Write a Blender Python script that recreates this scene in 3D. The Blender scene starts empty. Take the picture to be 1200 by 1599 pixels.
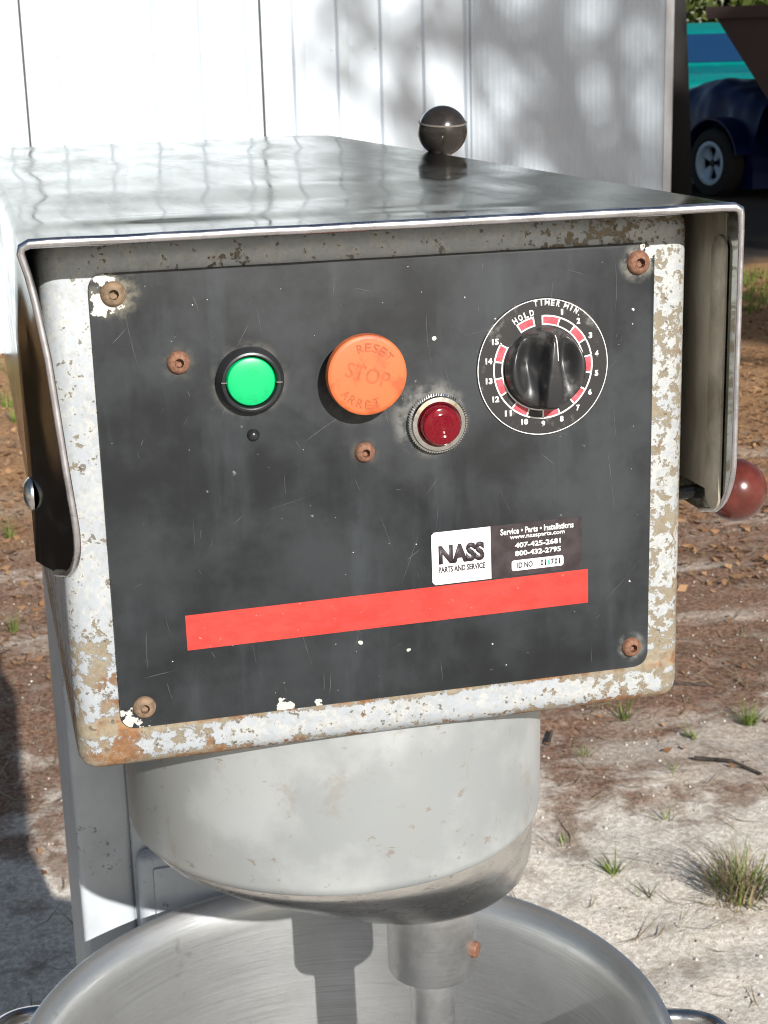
import bpy, bmesh, math, random
import numpy as np
from mathutils import Matrix, Vector, noise

R = math.radians
random.seed(7)
rng = np.random.default_rng(11)
S = bpy.context.scene
COL = S.collection
G = 1.25                      # height of the middle of the control plate above the ground

# ------------------------------------------------------------------ camera, light, exposure
cd = bpy.data.cameras.new('camera')
cam = bpy.data.objects.new('camera', cd)
COL.objects.link(cam)
yaw, pit, rol = 0.24516941, 0.27230007, 0.0278562
fw = Vector((math.sin(yaw)*math.cos(pit), math.cos(yaw)*math.cos(pit), -math.sin(pit)))
rt = Vector((math.cos(yaw), -math.sin(yaw), 0))
dn = fw.cross(rt)
r2 = math.cos(rol)*rt + math.sin(rol)*dn
d2 = -math.sin(rol)*rt + math.cos(rol)*dn
M = Matrix((r2, -d2, -fw)).transposed().to_4x4()
M.translation = (-0.20544576, -0.80823734, 0.21812299 + G)
cam.matrix_world = M
cd.sensor_fit = 'VERTICAL'
cd.sensor_height = 36
cd.lens = 2527.52*36/1599
cd.clip_start = 0.02
cd.clip_end = 800
cd.dof.use_dof = True
cd.dof.focus_distance = 0.87
cd.dof.aperture_fstop = 42
S.camera = cam

SUN_AZ, SUN_EL = 9.5, 26.8     # sun stands behind the camera, a little to the right
w = bpy.data.worlds.new('World')
S.world = w
w.use_nodes = True
nt = w.node_tree
nt.nodes.clear()
sky = nt.nodes.new('ShaderNodeTexSky')
sky.sky_type = 'NISHITA'
sky.sun_disc = False
sky.sun_elevation = R(SUN_EL)
sky.sun_rotation = R(180 - SUN_AZ)
bg = nt.nodes.new('ShaderNodeBackground')
bg.inputs[1].default_value = 0.055
wo = nt.nodes.new('ShaderNodeOutputWorld')
nt.links.new(sky.outputs[0], bg.inputs[0])
nt.links.new(bg.outputs[0], wo.inputs[0])
sl = bpy.data.lights.new('sun', 'SUN')
sl.energy = 5.0
sl.angle = R(0.53)
sl.color = (1.0, 0.965, 0.915)
sun = bpy.data.objects.new('sun', sl)
COL.objects.link(sun)
tosun = Vector((math.sin(R(SUN_AZ))*math.cos(R(SUN_EL)), -math.cos(R(SUN_AZ))*math.cos(R(SUN_EL)), math.sin(R(SUN_EL))))
sun.rotation_euler = tosun.to_track_quat('Z', 'Y').to_euler()
sun.location = (3, -8, 9)
S.view_settings.view_transform = 'Standard'
S.view_settings.look = 'None'
S.view_settings.gamma = 1
S.view_settings.exposure = 0.52
S.cycles.filter_width = 1.1

# ------------------------------------------------------------------ helpers: objects
def put(name, me, mat=None, parent=None, kind=None, mw=None):
    o = bpy.data.objects.new(name, me)
    COL.objects.link(o)
    if mat is not None and len(me.materials) == 0:
        me.materials.append(mat)
    if mw is not None:
        o.matrix_world = mw
    if parent is not None:
        o.parent = parent
        o.matrix_parent_inverse = WM[parent.name].inverted()
    WM[o.name] = mw.copy() if mw is not None else Matrix.Identity(4)
    if kind:
        o['kind'] = kind
    return o
WM = {}
def empty(name, loc, label=None, cat=None, group=None):
    o = bpy.data.objects.new(name, None)
    COL.objects.link(o)
    o.empty_display_size = 0.1
    o.location = loc
    WM[o.name] = Matrix.Translation(loc)
    tag(o, label, cat, group)
    return o
def tag(o, label=None, cat=None, group=None):
    if label: o['label'] = label
    if cat: o['category'] = cat
    if group: o['group'] = group
    return o
def mesh(name, vs, fs, smooth=False, sharp=None):
    me = bpy.data.meshes.new(name)
    me.from_pydata([tuple(v) for v in vs], [], fs)
    me.update()
    if smooth:
        me.polygons.foreach_set('use_smooth', [True]*len(me.polygons))
        if sharp is not None:
            me.set_sharp_from_angle(angle=R(sharp))
    return me
def bm_mesh(name, bm, smooth=True, sharp=40):
    me = bpy.data.meshes.new(name)
    bmesh.ops.recalc_face_normals(bm, faces=bm.faces[:])
    bm.to_mesh(me)
    bm.free()
    if smooth:
        me.polygons.foreach_set('use_smooth', [True]*len(me.polygons))
        me.set_sharp_from_angle(angle=R(sharp))
    return me
def box(name, a, b, bev=0.0, seg=2):
    bm = bmesh.new()
    bmesh.ops.create_cube(bm, size=1)
    c = [(a[i]+b[i])/2 for i in range(3)]
    s = [abs(b[i]-a[i]) for i in range(3)]
    for v in bm.verts:
        v.co = Vector([c[i] + v.co[i]*s[i] for i in range(3)])
    if bev:
        bmesh.ops.bevel(bm, geom=bm.edges[:], offset=bev, segments=seg, profile=0.5, affect='EDGES')
    return bm_mesh(name, bm)
def lathe_data(prof, n=48):
    vs, fs = [], []
    k = len(prof)
    for i in range(n):
        a = 2*math.pi*i/n
        for r, z in prof:
            vs.append((r*math.cos(a), r*math.sin(a), z))
    for i in range(n):
        j = (i+1) % n
        for t in range(k-1):
            fs.append((i*k+t, j*k+t, j*k+t+1, i*k+t+1))
    return vs, fs
def lathe(name, prof, n=48, sharp=35):
    vs, fs = lathe_data(prof, n)
    bm = bmesh.new()
    bv = [bm.verts.new(v) for v in vs]
    for f in fs:
        bm.faces.new([bv[i] for i in f])
    bmesh.ops.remove_doubles(bm, verts=bm.verts[:], dist=1e-6)
    return bm_mesh(name, bm, True, sharp)
def tube_data(pts, rad, n=8, cap=True):
    pts = [Vector(p) for p in pts]
    vs, fs = [], []
    if not hasattr(rad, '__len__'):
        rad = [rad]*len(pts)
    up = Vector((0, 0, 1))
    prev = None
    for i, p in enumerate(pts):
        t = (pts[min(i+1, len(pts)-1)] - pts[max(i-1, 0)]).normalized()
        if prev is None:
            x = t.cross(up)
            if x.length < 1e-3: x = t.cross(Vector((1, 0, 0)))
        else:
            x = prev - t*prev.dot(t)
        x.normalize()
        prev = x
        y = t.cross(x)
        for k in range(n):
            a = 2*math.pi*k/n
            vs.append(p + rad[i]*(math.cos(a)*x + math.sin(a)*y))
    for i in range(len(pts)-1):
        for k in range(n):
            l = (k+1) % n
            fs.append((i*n+k, i*n+l, (i+1)*n+l, (i+1)*n+k))
    if cap:
        fs.append(tuple(reversed(range(n))))
        fs.append(tuple(range((len(pts)-1)*n, len(pts)*n)))
    return vs, fs
def tube(name, pts, rad, n=12, cap=True):
    return mesh(name, *tube_data(pts, rad, n, cap), smooth=True, sharp=50)
def rounded(w_, h_, r, n=6, cx=0, cy=0):
    out = []
    for sx, sy, a0 in ((1, 1, 0), (-1, 1, 90), (-1, -1, 180), (1, -1, 270)):
        for i in range(n+1):
            a = R(a0 + 90*i/n)
            out.append((cx+sx*(w_/2-r)+r*math.cos(a), cy+sy*(h_/2-r)+r*math.sin(a)))
    return out
def prism(name, poly, z0, z1, bev=0.0, seg=2):
    bm = bmesh.new()
    b = [bm.verts.new((x, y, z0)) for x, y in poly]
    t = [bm.verts.new((x, y, z1)) for x, y in poly]
    n = len(poly)
    bm.faces.new(list(reversed(b)))
    tf = bm.faces.new(t)
    for i in range(n):
        j = (i+1) % n
        bm.faces.new((b[i], b[j], t[j], t[i]))
    if bev:
        bmesh.ops.bevel(bm, geom=list(tf.edges), offset=bev, segments=seg, profile=0.5, affect='EDGES')
    return bm_mesh(name, bm, True, 30)
def ring(name, r0, r1, z0, z1, a0=0.0, a1=360.0, n=48):
    vs, fs = [], []
    full = abs(a1-a0) >= 359.9
    m = n if full else n+1
    for i in range(m):
        a = R(90 - (a0 + (a1-a0)*i/n))
        c, s = math.cos(a), math.sin(a)
        vs += [(r0*c, r0*s, z0), (r1*c, r1*s, z0), (r1*c, r1*s, z1), (r0*c, r0*s, z1)]
    for i in range(n):
        j = (i+1) % m
        for k in range(4):
            l = (k+1) % 4
            fs.append((i*4+k, j*4+k, j*4+l, i*4+l))
    if not full:
        fs += [(0, 1, 2, 3), ((m-1)*4+3, (m-1)*4+2, (m-1)*4+1, (m-1)*4)]
    bm = bmesh.new()
    bv = [bm.verts.new(v) for v in vs]
    for f in fs: bm.faces.new([bv[i] for i in f])
    return bm_mesh(name, bm, True, 30)
def join(name, datas, smooth=False, sharp=None):
    vs, fs = [], []
    for v, f in datas:
        o = len(vs)
        vs += [tuple(p) for p in v]
        fs += [tuple(i+o for i in q) for q in f]
    return mesh(name, vs, fs, smooth, sharp)

def face_m(x, z, y=0.0, rot=0.0):
    """local x,y,z -> along the control face: x right, y up, z towards the operator"""
    B = Matrix(((1, 0, 0), (0, 0, -1), (0, 1, 0))).to_4x4()
    return Matrix.Translation((x, y, z+G)) @ B @ Matrix.Rotation(R(rot), 4, 'Z')

def text_mesh(s, size, sx=1.0, bold=0.0, ext=0.00015, align='CENTER', space=1.0):
    cu = bpy.data.curves.new('txt', 'FONT')
    cu.body = s
    cu.size = size
    cu.offset = bold
    cu.extrude = ext
    cu.align_x = align
    cu.align_y = 'CENTER'
    cu.space_character = space
    cu.resolution_u = 3
    ob = bpy.data.objects.new('txt', cu)
    COL.objects.link(ob)
    bpy.context.view_layer.update()
    dg = bpy.context.evaluated_depsgraph_get()
    me = bpy.data.meshes.new_from_object(ob.evaluated_get(dg))
    bpy.data.objects.remove(ob)
    bpy.data.curves.remove(cu)
    me.materials.clear()
    me.transform(Matrix.Diagonal((sx, 1, 1, 1)))
    return me
def fit_text(s, width, height, bold=0.0, ext=0.00015, space=1.0):
    """text scaled to a width and a capital height"""
    me = text_mesh(s, 1.0, 1.0, bold, 0, 'CENTER', space)
    co = np.array([v.co[:] for v in me.vertices])
    lo, hi = co.min(0), co.max(0)
    c = (lo+hi)/2
    me.transform(Matrix.Diagonal((width/(hi[0]-lo[0]), height/(hi[1]-lo[1]), 1, 1)) @ Matrix.Translation((-c[0], -c[1], 0)))
    # give it a little thickness
    bm = bmesh.new(); bm.from_mesh(me); bpy.data.meshes.remove(me)
    r = bmesh.ops.extrude_face_region(bm, geom=bm.faces[:])
    for v in [g for g in r['geom'] if isinstance(g, bmesh.types.BMVert)]:
        v.co.z += ext
    return bm_mesh('txt', bm, False)

# ------------------------------------------------------------------ helpers: materials
class NT:
    def __init__(s, name):
        s.m = bpy.data.materials.new(name)
        s.m.use_nodes = True
        s.t = s.m.node_tree
        s.b = s.t.nodes['Principled BSDF']
        s.tc = s.t.nodes.new('ShaderNodeTexCoord')
    def n(s, ty, **kw):
        x = s.t.nodes.new(ty)
        for k, v in kw.items(): setattr(x, k, v)
        return x
    def link(s, a, b): s.t.links.new(a, b)
    def put(s, sock, v):
        if hasattr(v, 'links') or hasattr(v, 'is_linked'): s.link(v, sock)
        else: sock.default_value = v
    def set(s, **kw):
        for k, v in kw.items(): s.put(s.b.inputs[k.replace('_', ' ')], v)
        return s
    def obj(s, scale=(1, 1, 1), rot=(0, 0, 0), loc=(0, 0, 0)):
        mp = s.n('ShaderNodeMapping')
        mp.inputs['Scale'].default_value = scale
        mp.inputs['Rotation'].default_value = rot
        mp.inputs['Location'].default_value = loc
        s.link(s.tc.outputs['Object'], mp.inputs[0])
        return mp.outputs[0]
    def noise(s, scale, detail=4, rough=0.55, vec=None, dist=0.0):
        x = s.n('ShaderNodeTexNoise')
        x.inputs['Scale'].default_value = scale
        x.inputs['Detail'].default_value = detail
        x.inputs['Roughness'].default_value = rough
        x.inputs['Distortion'].default_value = dist
        s.link(vec if vec is not None else s.tc.outputs['Object'], x.inputs['Vector'])
        return x.outputs[0]
    def math(s, op, a, b=0.0, c=0.0, clamp=False):
        x = s.n('ShaderNodeMath', operation=op, use_clamp=clamp)
        s.put(x.inputs[0], a); s.put(x.inputs[1], b); s.put(x.inputs[2], c)
        return x.outputs[0]
    def ramp(s, v, lo, hi, a=0.0, b=1.0):
        x = s.n('ShaderNodeMapRange', interpolation_type='SMOOTHSTEP')
        s.put(x.inputs[0], v)
        x.inputs[1].default_value = lo; x.inputs[2].default_value = hi
        x.inputs[3].default_value = a; x.inputs[4].default_value = b
        return x.outputs[0]
    def mix(s, f, a, b):
        x = s.n('ShaderNodeMix', data_type='RGBA')
        s.put(x.inputs[0], f)
        for k, v in ((6, a), (7, b)):
            if isinstance(v, tuple): x.inputs[k].default_value = v if len(v) == 4 else v+(1,)
            else: s.link(v, x.inputs[k])
        return x.outputs[2]
    def sep(s, vec=None):
        x = s.n('ShaderNodeSeparateXYZ')
        s.link(vec if vec is not None else s.tc.outputs['Object'], x.inputs[0])
        return x.outputs
    def bump(s, h, strength=0.3, dist=0.001):
        x = s.n('ShaderNodeBump')
        x.inputs['Strength'].default_value = strength
        x.inputs['Distance'].default_value = dist
        s.link(h, x.inputs['Height'])
        s.link(x.outputs[0], s.b.inputs['Normal'])
        return s
    def spot(s, x0, z0, r, soft, sepo):
        """1 inside radius r round (x0,z0) of the face, falling to 0 at r+soft"""
        a = s.math('SUBTRACT', sepo[0], x0)
        b = s.math('SUBTRACT', sepo[2], z0)
        d = s.math('SQRT', s.math('ADD', s.math('MULTIPLY', a, a), s.math('MULTIPLY', b, b)))
        return s.ramp(d, r, r+soft, 1.0, 0.0)

def plain(name, col, rough=0.5, metal=0.0, var=0.0, scale=20, bump=0.0, bscale=200, coat=0.0, spec=0.5):
    t = NT(name)
    c = col+(1,) if len(col) == 3 else col
    t.set(Base_Color=c, Roughness=rough, Metallic=metal, Coat_Weight=coat)
    t.b.inputs['Specular IOR Level'].default_value = spec
    if var:
        n = t.noise(scale, 6, 0.6)
        f = t.ramp(n, 0.3, 0.7)
        lo = tuple(x*(1-var) for x in col); hi = tuple(min(1, x*(1+var)) for x in col)
        t.set(Base_Color=t.mix(f, lo, hi))
        t.set(Roughness=t.ramp(n, 0.25, 0.75, max(0.03, rough-0.1), min(1, rough+0.1)))
    if bump:
        t.bump(t.noise(bscale, 4), bump, 0.001)
    return t.m

# polished stainless sheet of the hood
t = NT('hood_steel')
n1 = t.noise(5.0, 3, 0.5)
n2 = t.noise(30, 6, 0.65, t.obj((1, 0.25, 1)))
t.set(Metallic=1.0, Base_Color=t.mix(t.ramp(n2, 0.35, 0.75), (0.41, 0.42, 0.405), (0.29, 0.29, 0.275)),
      Roughness=t.ramp(n2, 0.3, 0.75, 0.06, 0.20))
t.b.inputs['Specular Tint'].default_value = (0.42, 0.43, 0.41, 1)
t.bump(n1, 0.10, 0.004)
M_HOOD = t.m
t = NT('hood_inner_steel')
n2 = t.noise(22, 7, 0.65, t.obj((1, 1, 0.3)))
t.set(Metallic=0.55, Base_Color=t.mix(t.ramp(n2, 0.35, 0.7), (0.50, 0.46, 0.38), (0.22, 0.19, 0.14)), Roughness=0.45)
M_HOODIN = t.m
M_LIP = plain('lip_steel', (0.64, 0.63, 0.65), 0.30, 1.0, 0.12, 60)
# brushed steel of the bowl
t = NT('bowl_steel')
sx = t.sep()
ang = t.math('ARCTAN2', sx[1], sx[0])
cx = t.n('ShaderNodeCombineXYZ')
t.link(t.math('MULTIPLY', ang, 2.0), cx.inputs[0]); t.link(t.math('MULTIPLY', sx[2], 620.0), cx.inputs[1])
br = t.noise(1.0, 8, 0.75, cx.outputs[0])
cl = t.noise(9, 6, 0.62)
bl = t.noise(60, 5, 0.6)
c = t.mix(t.ramp(cl, 0.3, 0.75), (0.70, 0.71, 0.71), (0.53, 0.53, 0.52))
c = t.mix(t.ramp(br, 0.35, 0.70, 0, 0.6), c, (0.40, 0.40, 0.395))
c = t.mix(t.ramp(bl, 0.62, 0.75, 0, 0.4), c, (0.30, 0.28, 0.25))
t.set(Metallic=0.88, Base_Color=c, Roughness=t.ramp(br, 0.36, 0.64, 0.34, 0.48))
t.bump(br, 0.09, 0.0004)
M_BOWL = t.m
# planetary drum: dull cast aluminium with stains
t = NT('drum_aluminium')
n1 = t.noise(11, 7, 0.6); n2 = t.noise(70, 5, 0.7, t.obj((1, 1, 1.6))); n3 = t.noise(4, 3, 0.5, t.obj((1.5, 1.5, 0.6)))
c = t.mix(t.ramp(n1, 0.40, 0.60), (0.31, 0.33, 0.335), (0.405, 0.425, 0.43))
c = t.mix(t.ramp(n3, 0.47, 0.64, 0, 0.6), c, (0.35, 0.325, 0.265))
n4 = t.noise(26, 9, 0.78, t.obj((1, 1, 0.8), loc=(2, 0, 0)))
c = t.mix(t.ramp(n4, 0.56, 0.64, 0, 0.4), c, (0.27, 0.24, 0.20))
c = t.mix(t.ramp(n2, 0.62, 0.68, 0, 0.6), c, (0.22, 0.17, 0.12))
t.set(Metallic=0.35, Base_Color=c, Roughness=t.ramp(n1, 0.3, 0.7, 0.34, 0.5))
t.bump(n2, 0.08, 0.0006)
M_DRUM = t.m
t = NT('drum_lower_steel')
n1 = t.noise(17, 9, 0.72, t.obj((1, 1, 2.2))); n2 = t.noise(120, 7, 0.75, t.obj((1, 1, 2.5))); n3 = t.noise(7, 4, 0.6)
c = t.mix(t.ramp(n1, 0.38, 0.62), (0.72, 0.715, 0.70), (0.48, 0.47, 0.455))
c = t.mix(t.ramp(n2, 0.56, 0.66, 0, 0.55), c, (0.18, 0.17, 0.16))
c = t.mix(t.ramp(n3, 0.60, 0.72, 0, 0.25), c, (0.35, 0.27, 0.18))
t.set(Metallic=0.96, Base_Color=c, Roughness=t.ramp(n1, 0.4, 0.6, 0.15, 0.32))
t.bump(t.math('ADD', n2, n1), 0.25, 0.0010)
M_DRUM2 = t.m
t = NT('brushed_collar')
n1 = t.noise(6, 7, 0.75, t.obj((4, 4, 160))); n2 = t.noise(30, 6, 0.65)
t.set(Metallic=0.86, Base_Color=t.mix(t.ramp(n2, 0.35, 0.7), (0.70, 0.705, 0.71), (0.50, 0.495, 0.48)), Roughness=t.ramp(n1, 0.3, 0.7, 0.26, 0.42))
t.bump(n1, 0.10, 0.0004)
M_COLLAR = t.m
M_SHAFT = plain('shaft_steel', (0.55, 0.54, 0.53), 0.24, 1.0, 0.15, 40, 0.1, 300)
# head casting: silver-white paint flaked down to tan primer and rust
def paint_mat(name, flakes=True, base=(0.33, 0.355, 0.38)):
    t = NT(name)
    s = t.sep(t.obj((1, 1, 1), loc=(0, 0, -G)))
    fine = t.noise(190, 10, 0.70)
    big = t.noise(26, 6, 0.62)
    mid = t.noise(38, 6, 0.6, t.obj((1, 1, 0.7), loc=(3, 0, 1)))
    col = t.mix(t.ramp(mid, 0.3, 0.7), base, tuple(min(1, x*1.16) for x in base))
    if flakes:
        # wear is heavier on the right strip, the lower left corner and round the plate
        bias = t.math('MULTIPLY', t.ramp(s[0], 0.05, 0.16), 0.075)
        low = t.ramp(s[2], -0.05, -0.125)
        lft = t.ramp(s[0], -0.06, -0.16)
        bias = t.math('ADD', bias, t.math('MULTIPLY', t.math('MULTIPLY', low, lft), 0.10))
        bias = t.math('ADD', bias, t.math('MULTIPLY', t.ramp(s[2], 0.07, -0.02), t.math('MULTIPLY', lft, 0.02)))
        edge = t.math('MULTIPLY', t.ramp(s[2], -0.126, -0.1215), t.ramp(s[2], -0.11, -0.1195))
        bias = t.math('ADD', bias, t.math('MULTIPLY', edge, 0.13))
        rim = t.ramp(s[2], -0.134, -0.143)
        bias = t.math('ADD', bias, t.math('MULTIPLY', rim, 0.07))
        v = t.math('ADD', t.math('ADD', t.math('MULTIPLY', fine, 0.62), t.math('MULTIPLY', big, 0.38)), bias)
        m1 = t.ramp(v, 0.568, 0.604)
        tan = t.mix(t.ramp(fine, 0.35, 0.65), (0.31, 0.265, 0.19), (0.20, 0.165, 0.115))
        rst = t.mix(t.ramp(fine, 0.38, 0.6), (0.30, 0.155, 0.065), (0.17, 0.085, 0.04))
        rsel = t.ramp(t.math('ADD', mid, t.math('MULTIPLY', t.math('MAXIMUM', t.math('MAXIMUM', edge, rim), t.math('MULTIPLY', low, lft)), 0.12)), 0.56, 0.68)
        wh = t.mix(t.ramp(t.math('ADD', fine, t.math('MULTIPLY', t.ramp(s[0], 0.05, 0.16), 0.1)), 0.45, 0.62), col, (0.44, 0.445, 0.43))
        col = t.mix(m1, wh, t.mix(rsel, tan, rst))
        wp_ = t.noise(330, 4, 0.6)
        col = t.mix(t.ramp(wp_, 0.5, 0.68, 0, 0.35), col, (0.27, 0.255, 0.22))
        t.set(Roughness=t.ramp(m1, 0, 1, 0.42, 0.8))
        t.bump(t.math('ADD', t.math('MULTIPLY', m1, -1.0), t.math('MULTIPLY', mid, 1.2)), 0.6, 0.0010)
        sp = t.noise(210, 3, 0.5, t.obj((1, 1, 1), loc=(7, 3, 0)))
        col = t.mix(t.ramp(sp, 0.66, 0.70, 0, 0.8), col, (0.10, 0.085, 0.06))
    else:
        v = t.math('ADD', t.math('MULTIPLY', fine, 0.6), t.math('MULTIPLY', big, 0.4))
        col = t.mix(t.ramp(v, 0.58, 0.62, 0, 0.75), col, (0.16, 0.12, 0.08))
        t.set(Roughness=0.45)
        t.bump(fine, 0.15, 0.0008)
    t.set(Base_Color=col, Metallic=0.12)
    return t.m
M_PAINT = paint_mat('flaking_silver_paint')
M_PAINT2 = paint_mat('silver_grey_paint', False, (0.42, 0.45, 0.48))
# black anodised control plate with scuffs, chips and dust haloes
t = NT('black_plate')
s = t.sep(t.obj((1, 1, 1), loc=(0, 0, -G)))
big = t.noise(13, 6, 0.62)
str_ = t.noise(9, 6, 0.6, t.obj((5, 1, 0.8), rot=(0, R(8), 0)))
fine = t.noise(260, 4, 0.6)
c = t.mix(t.ramp(big, 0.38, 0.62), (0.0125, 0.0140, 0.0160), (0.027, 0.0305, 0.034))
c = t.mix(t.ramp(str_, 0.50, 0.75, 0, 0.5), c, (0.046, 0.053, 0.059))
sp = t.noise(150, 2, 0.5, t.obj((1, 1, 1), loc=(5, 0, 2)))
c = t.mix(t.ramp(sp, 0.74, 0.78, 0, 0.35), c, (0.35, 0.35, 0.34))
hn = t.noise(150, 8, 0.75); hc = t.noise(120, 4, 0.6)
for x, z, r, sf, amt, col in ((-0.0725, 0.0623, 0.018, 0.006, 0.22, (0.30, 0.28, 0.24)), (-0.0125, 0.0555, 0.021, 0.008, 0.10, (0.22, 0.22, 0.21)),
        (0.0235, 0.0345, 0.0175, 0.008, 0.30, (0.36, 0.35, 0.32)), (0.0866, 0.0575, 0.0375, 0.004, 0.35, (0.28, 0.27, 0.24)),
        (-0.1079, 0.0739, 0.0065, 0.006, 0.14, (0.25, 0.23, 0.18)), (-0.138, 0.1103, 0.007, 0.010, 0.38, (0.42, 0.38, 0.28)),
        (0.1406, 0.1102, 0.007, 0.006, 0.35, (0.42, 0.40, 0.34)), (0.1399, -0.1081, 0.0068, 0.004, 0.35, (0.32, 0.32, 0.30)), (-0.0128, 0.0192, 0.006, 0.004, 0.16, (0.25, 0.2, 0.14))):
    m = t.math('MULTIPLY', t.spot(x, z, r*0.9, sf, s), t.ramp(hc, 0.38, 0.62, 0.0, 1.0))
    c = t.mix(t.math('MULTIPLY', m, amt), c, col)
# chips through to white primer
chip = None
for x, z, r, sf in ((-0.147, -0.1155, 0.002, 0.010), (-0.1435, 0.106, 0.0005, 0.013), (-0.1425, 0.1165, 0.0003, 0.010), (-0.0615, -0.1175, 0.0028, 0.0035), (-0.042, -0.119, 0.001, 0.0032),
        (-0.0185, -0.087, 0.0004, 0.0016), (0.0085, -0.0945, 0.0004, 0.0016), (0.138, 0.085, 0.0006, 0.0008), (0.0265, 0.077, 0.0008, 0.0008), (-0.139, -0.119, 0.001, 0.007), (0.146, 0.117, 0.002, 0.007), (0.1385, -0.0685, 0.0004, 0.0012)):
    m = t.spot(x, z, r, sf, s)
    chip = m if chip is None else t.math('MAXIMUM', chip, m)
cm = t.ramp(t.math('ADD', chip, t.math('MULTIPLY', t.math('SUBTRACT', hc, 0.5), 5.5)), 0.66, 0.78)
cm = t.math('MULTIPLY', cm, t.ramp(chip, 0.03, 0.12))
c = t.mix(cm, c, (0.50, 0.49, 0.45))
t.set(Base_Color=c, Roughness=t.ramp(big, 0.3, 0.75, 0.36, 0.56))
t.b.inputs['Specular IOR Level'].default_value = 0.35
t.bump(fine, 0.06, 0.0004)
M_PLATE = t.m
M_SCR = plain('scratch_grey', (0.060, 0.064, 0.067), 0.55, 0, 0.6, 120)
M_SPK = plain('paint_speck', (0.40, 0.40, 0.38), 0.6)
t = NT('dial_black')
big = t.noise(70, 7, 0.7); b2 = t.noise(24, 4, 0.6, t.obj((1, 1, 1), loc=(2, 0, 5)))
m = t.ramp(t.math('ADD', t.math('MULTIPLY', big, 0.6), t.math('MULTIPLY', b2, 0.4)), 0.515, 0.64, 0, 0.6)
t.set(Base_Color=t.mix(m, (0.016, 0.015, 0.016), (0.24, 0.235, 0.22)), Roughness=0.45)
M_DIAL = t.m
M_WHITE = plain('white_print', (0.80, 0.80, 0.78), 0.5, 0, 0.08, 300)
M_PINKRED = plain('dial_red_print', (0.52, 0.07, 0.09), 0.5, 0, 0.35, 200)
t = NT('red_stripe')
n1 = t.noise(60, 8, 0.75, t.obj((1, 1, 2))); n2 = t.noise(300, 4, 0.6); n3 = t.noise(9, 3, 0.5)
c = t.mix(t.ramp(n3, 0.38, 0.62), (0.40, 0.026, 0.020), (0.48, 0.038, 0.028))
c = t.mix(t.ramp(n1, 0.56, 0.68, 0, 0.4), c, (0.34, 0.025, 0.020))
c = t.mix(t.ramp(n2, 0.66, 0.72, 0, 0.5), c, (0.62, 0.30, 0.25))
t.set(Base_Color=c, Roughness=t.ramp(n1, 0.4, 0.6, 0.34, 0.55))
t.bump(n3, 0.15, 0.0006)
M_STRIPE = t.m
M_STICKB = plain('sticker_black', (0.030, 0.022, 0.024), 0.42, 0, 0.3, 90)
M_STICKW = plain('sticker_white', (0.80, 0.80, 0.80), 0.42)
M_STICKT = plain('sticker_print', (0.035, 0.025, 0.03), 0.5)
M_GREENT = plain('green_digit', (0.02, 0.35, 0.22), 0.5)
t = NT('rusty_screw')
n1 = t.noise(420, 6, 0.65)
t.set(Base_Color=t.mix(t.ramp(n1, 0.35, 0.65), (0.13, 0.058, 0.034), (0.23, 0.115, 0.07)), Roughness=0.78, Metallic=0.1)
t.bump(n1, 0.4, 0.0004)
M_RUST = t.m
M_TANRUST = plain('tan_rust', (0.20, 0.135, 0.085), 0.75, 0.2, 0.35, 300, 0.3, 700)
M_SOCKET = plain('screw_socket', (0.05, 0.03, 0.02), 0.8)
M_BLK = plain('black_plastic', (0.018, 0.019, 0.021), 0.30, 0, 0.25, 60)
t = NT('black_gloss_plastic')
n1 = t.noise(140, 8, 0.75); n2 = t.noise(45, 5, 0.65)
m = t.ramp(t.math('ADD', t.math('MULTIPLY', n1, 0.5), t.math('MULTIPLY', n2, 0.5)), 0.50, 0.62, 0, 0.5)
t.set(Base_Color=t.mix(m, (0.022, 0.022, 0.023), (0.12, 0.115, 0.11)), Roughness=t.ramp(m, 0, 0.5, 0.34, 0.5))
M_BLKG = t.m
t = NT('green_cap')
n1 = t.noise(120, 7, 0.75)
t.set(Base_Color=t.mix(t.ramp(n1, 0.52, 0.68, 0, 0.5), (0.0, 0.42, 0.135), (0.01, 0.24, 0.085)), Roughness=0.34, Subsurface_Weight=0.15)
t.b.inputs['Subsurface Radius'].default_value = (0.001, 0.004, 0.002)
M_GREEN = t.m
t = NT('orange_cap')
n1 = t.noise(55, 6, 0.65); n2 = t.noise(260, 4, 0.6)
t.set(Base_Color=t.mix(t.ramp(n1, 0.49, 0.60, 0, 0.75), (0.50, 0.120, 0.036), (0.32, 0.066, 0.020)), Roughness=0.5)
t.bump(n2, 0.05, 0.0003)
M_ORANGE = t.m
M_ORANGE2 = plain('orange_lettering', (0.36, 0.078, 0.022), 0.55, 0, 0.2, 200)
M_CHROME = plain('chrome_ring', (0.66, 0.65, 0.62), 0.16, 1.0, 0.1, 200)
t = NT('red_lens')
t.set(Base_Color=(0.42, 0.006, 0.026, 1), Roughness=0.10, Transmission_Weight=0.72, IOR=1.45)
M_LENS = t.m
M_LENSIN = plain('lens_reflector', (0.35, 0.02, 0.05), 0.25, 0.6)
M_BALL = plain('black_ball', (0.024, 0.020, 0.017), 0.22, 0, 0.25, 60)
M_BALLRING = plain('ball_seam', (0.16, 0.14, 0.12), 0.4)
t = NT('red_ball')
n1 = t.noise(70, 6, 0.6)
t.set(Base_Color=t.mix(t.ramp(n1, 0.35, 0.7), (0.075, 0.016, 0.011), (0.125, 0.028, 0.020)), Roughness=0.22)
M_RBALL = t.m

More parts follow.
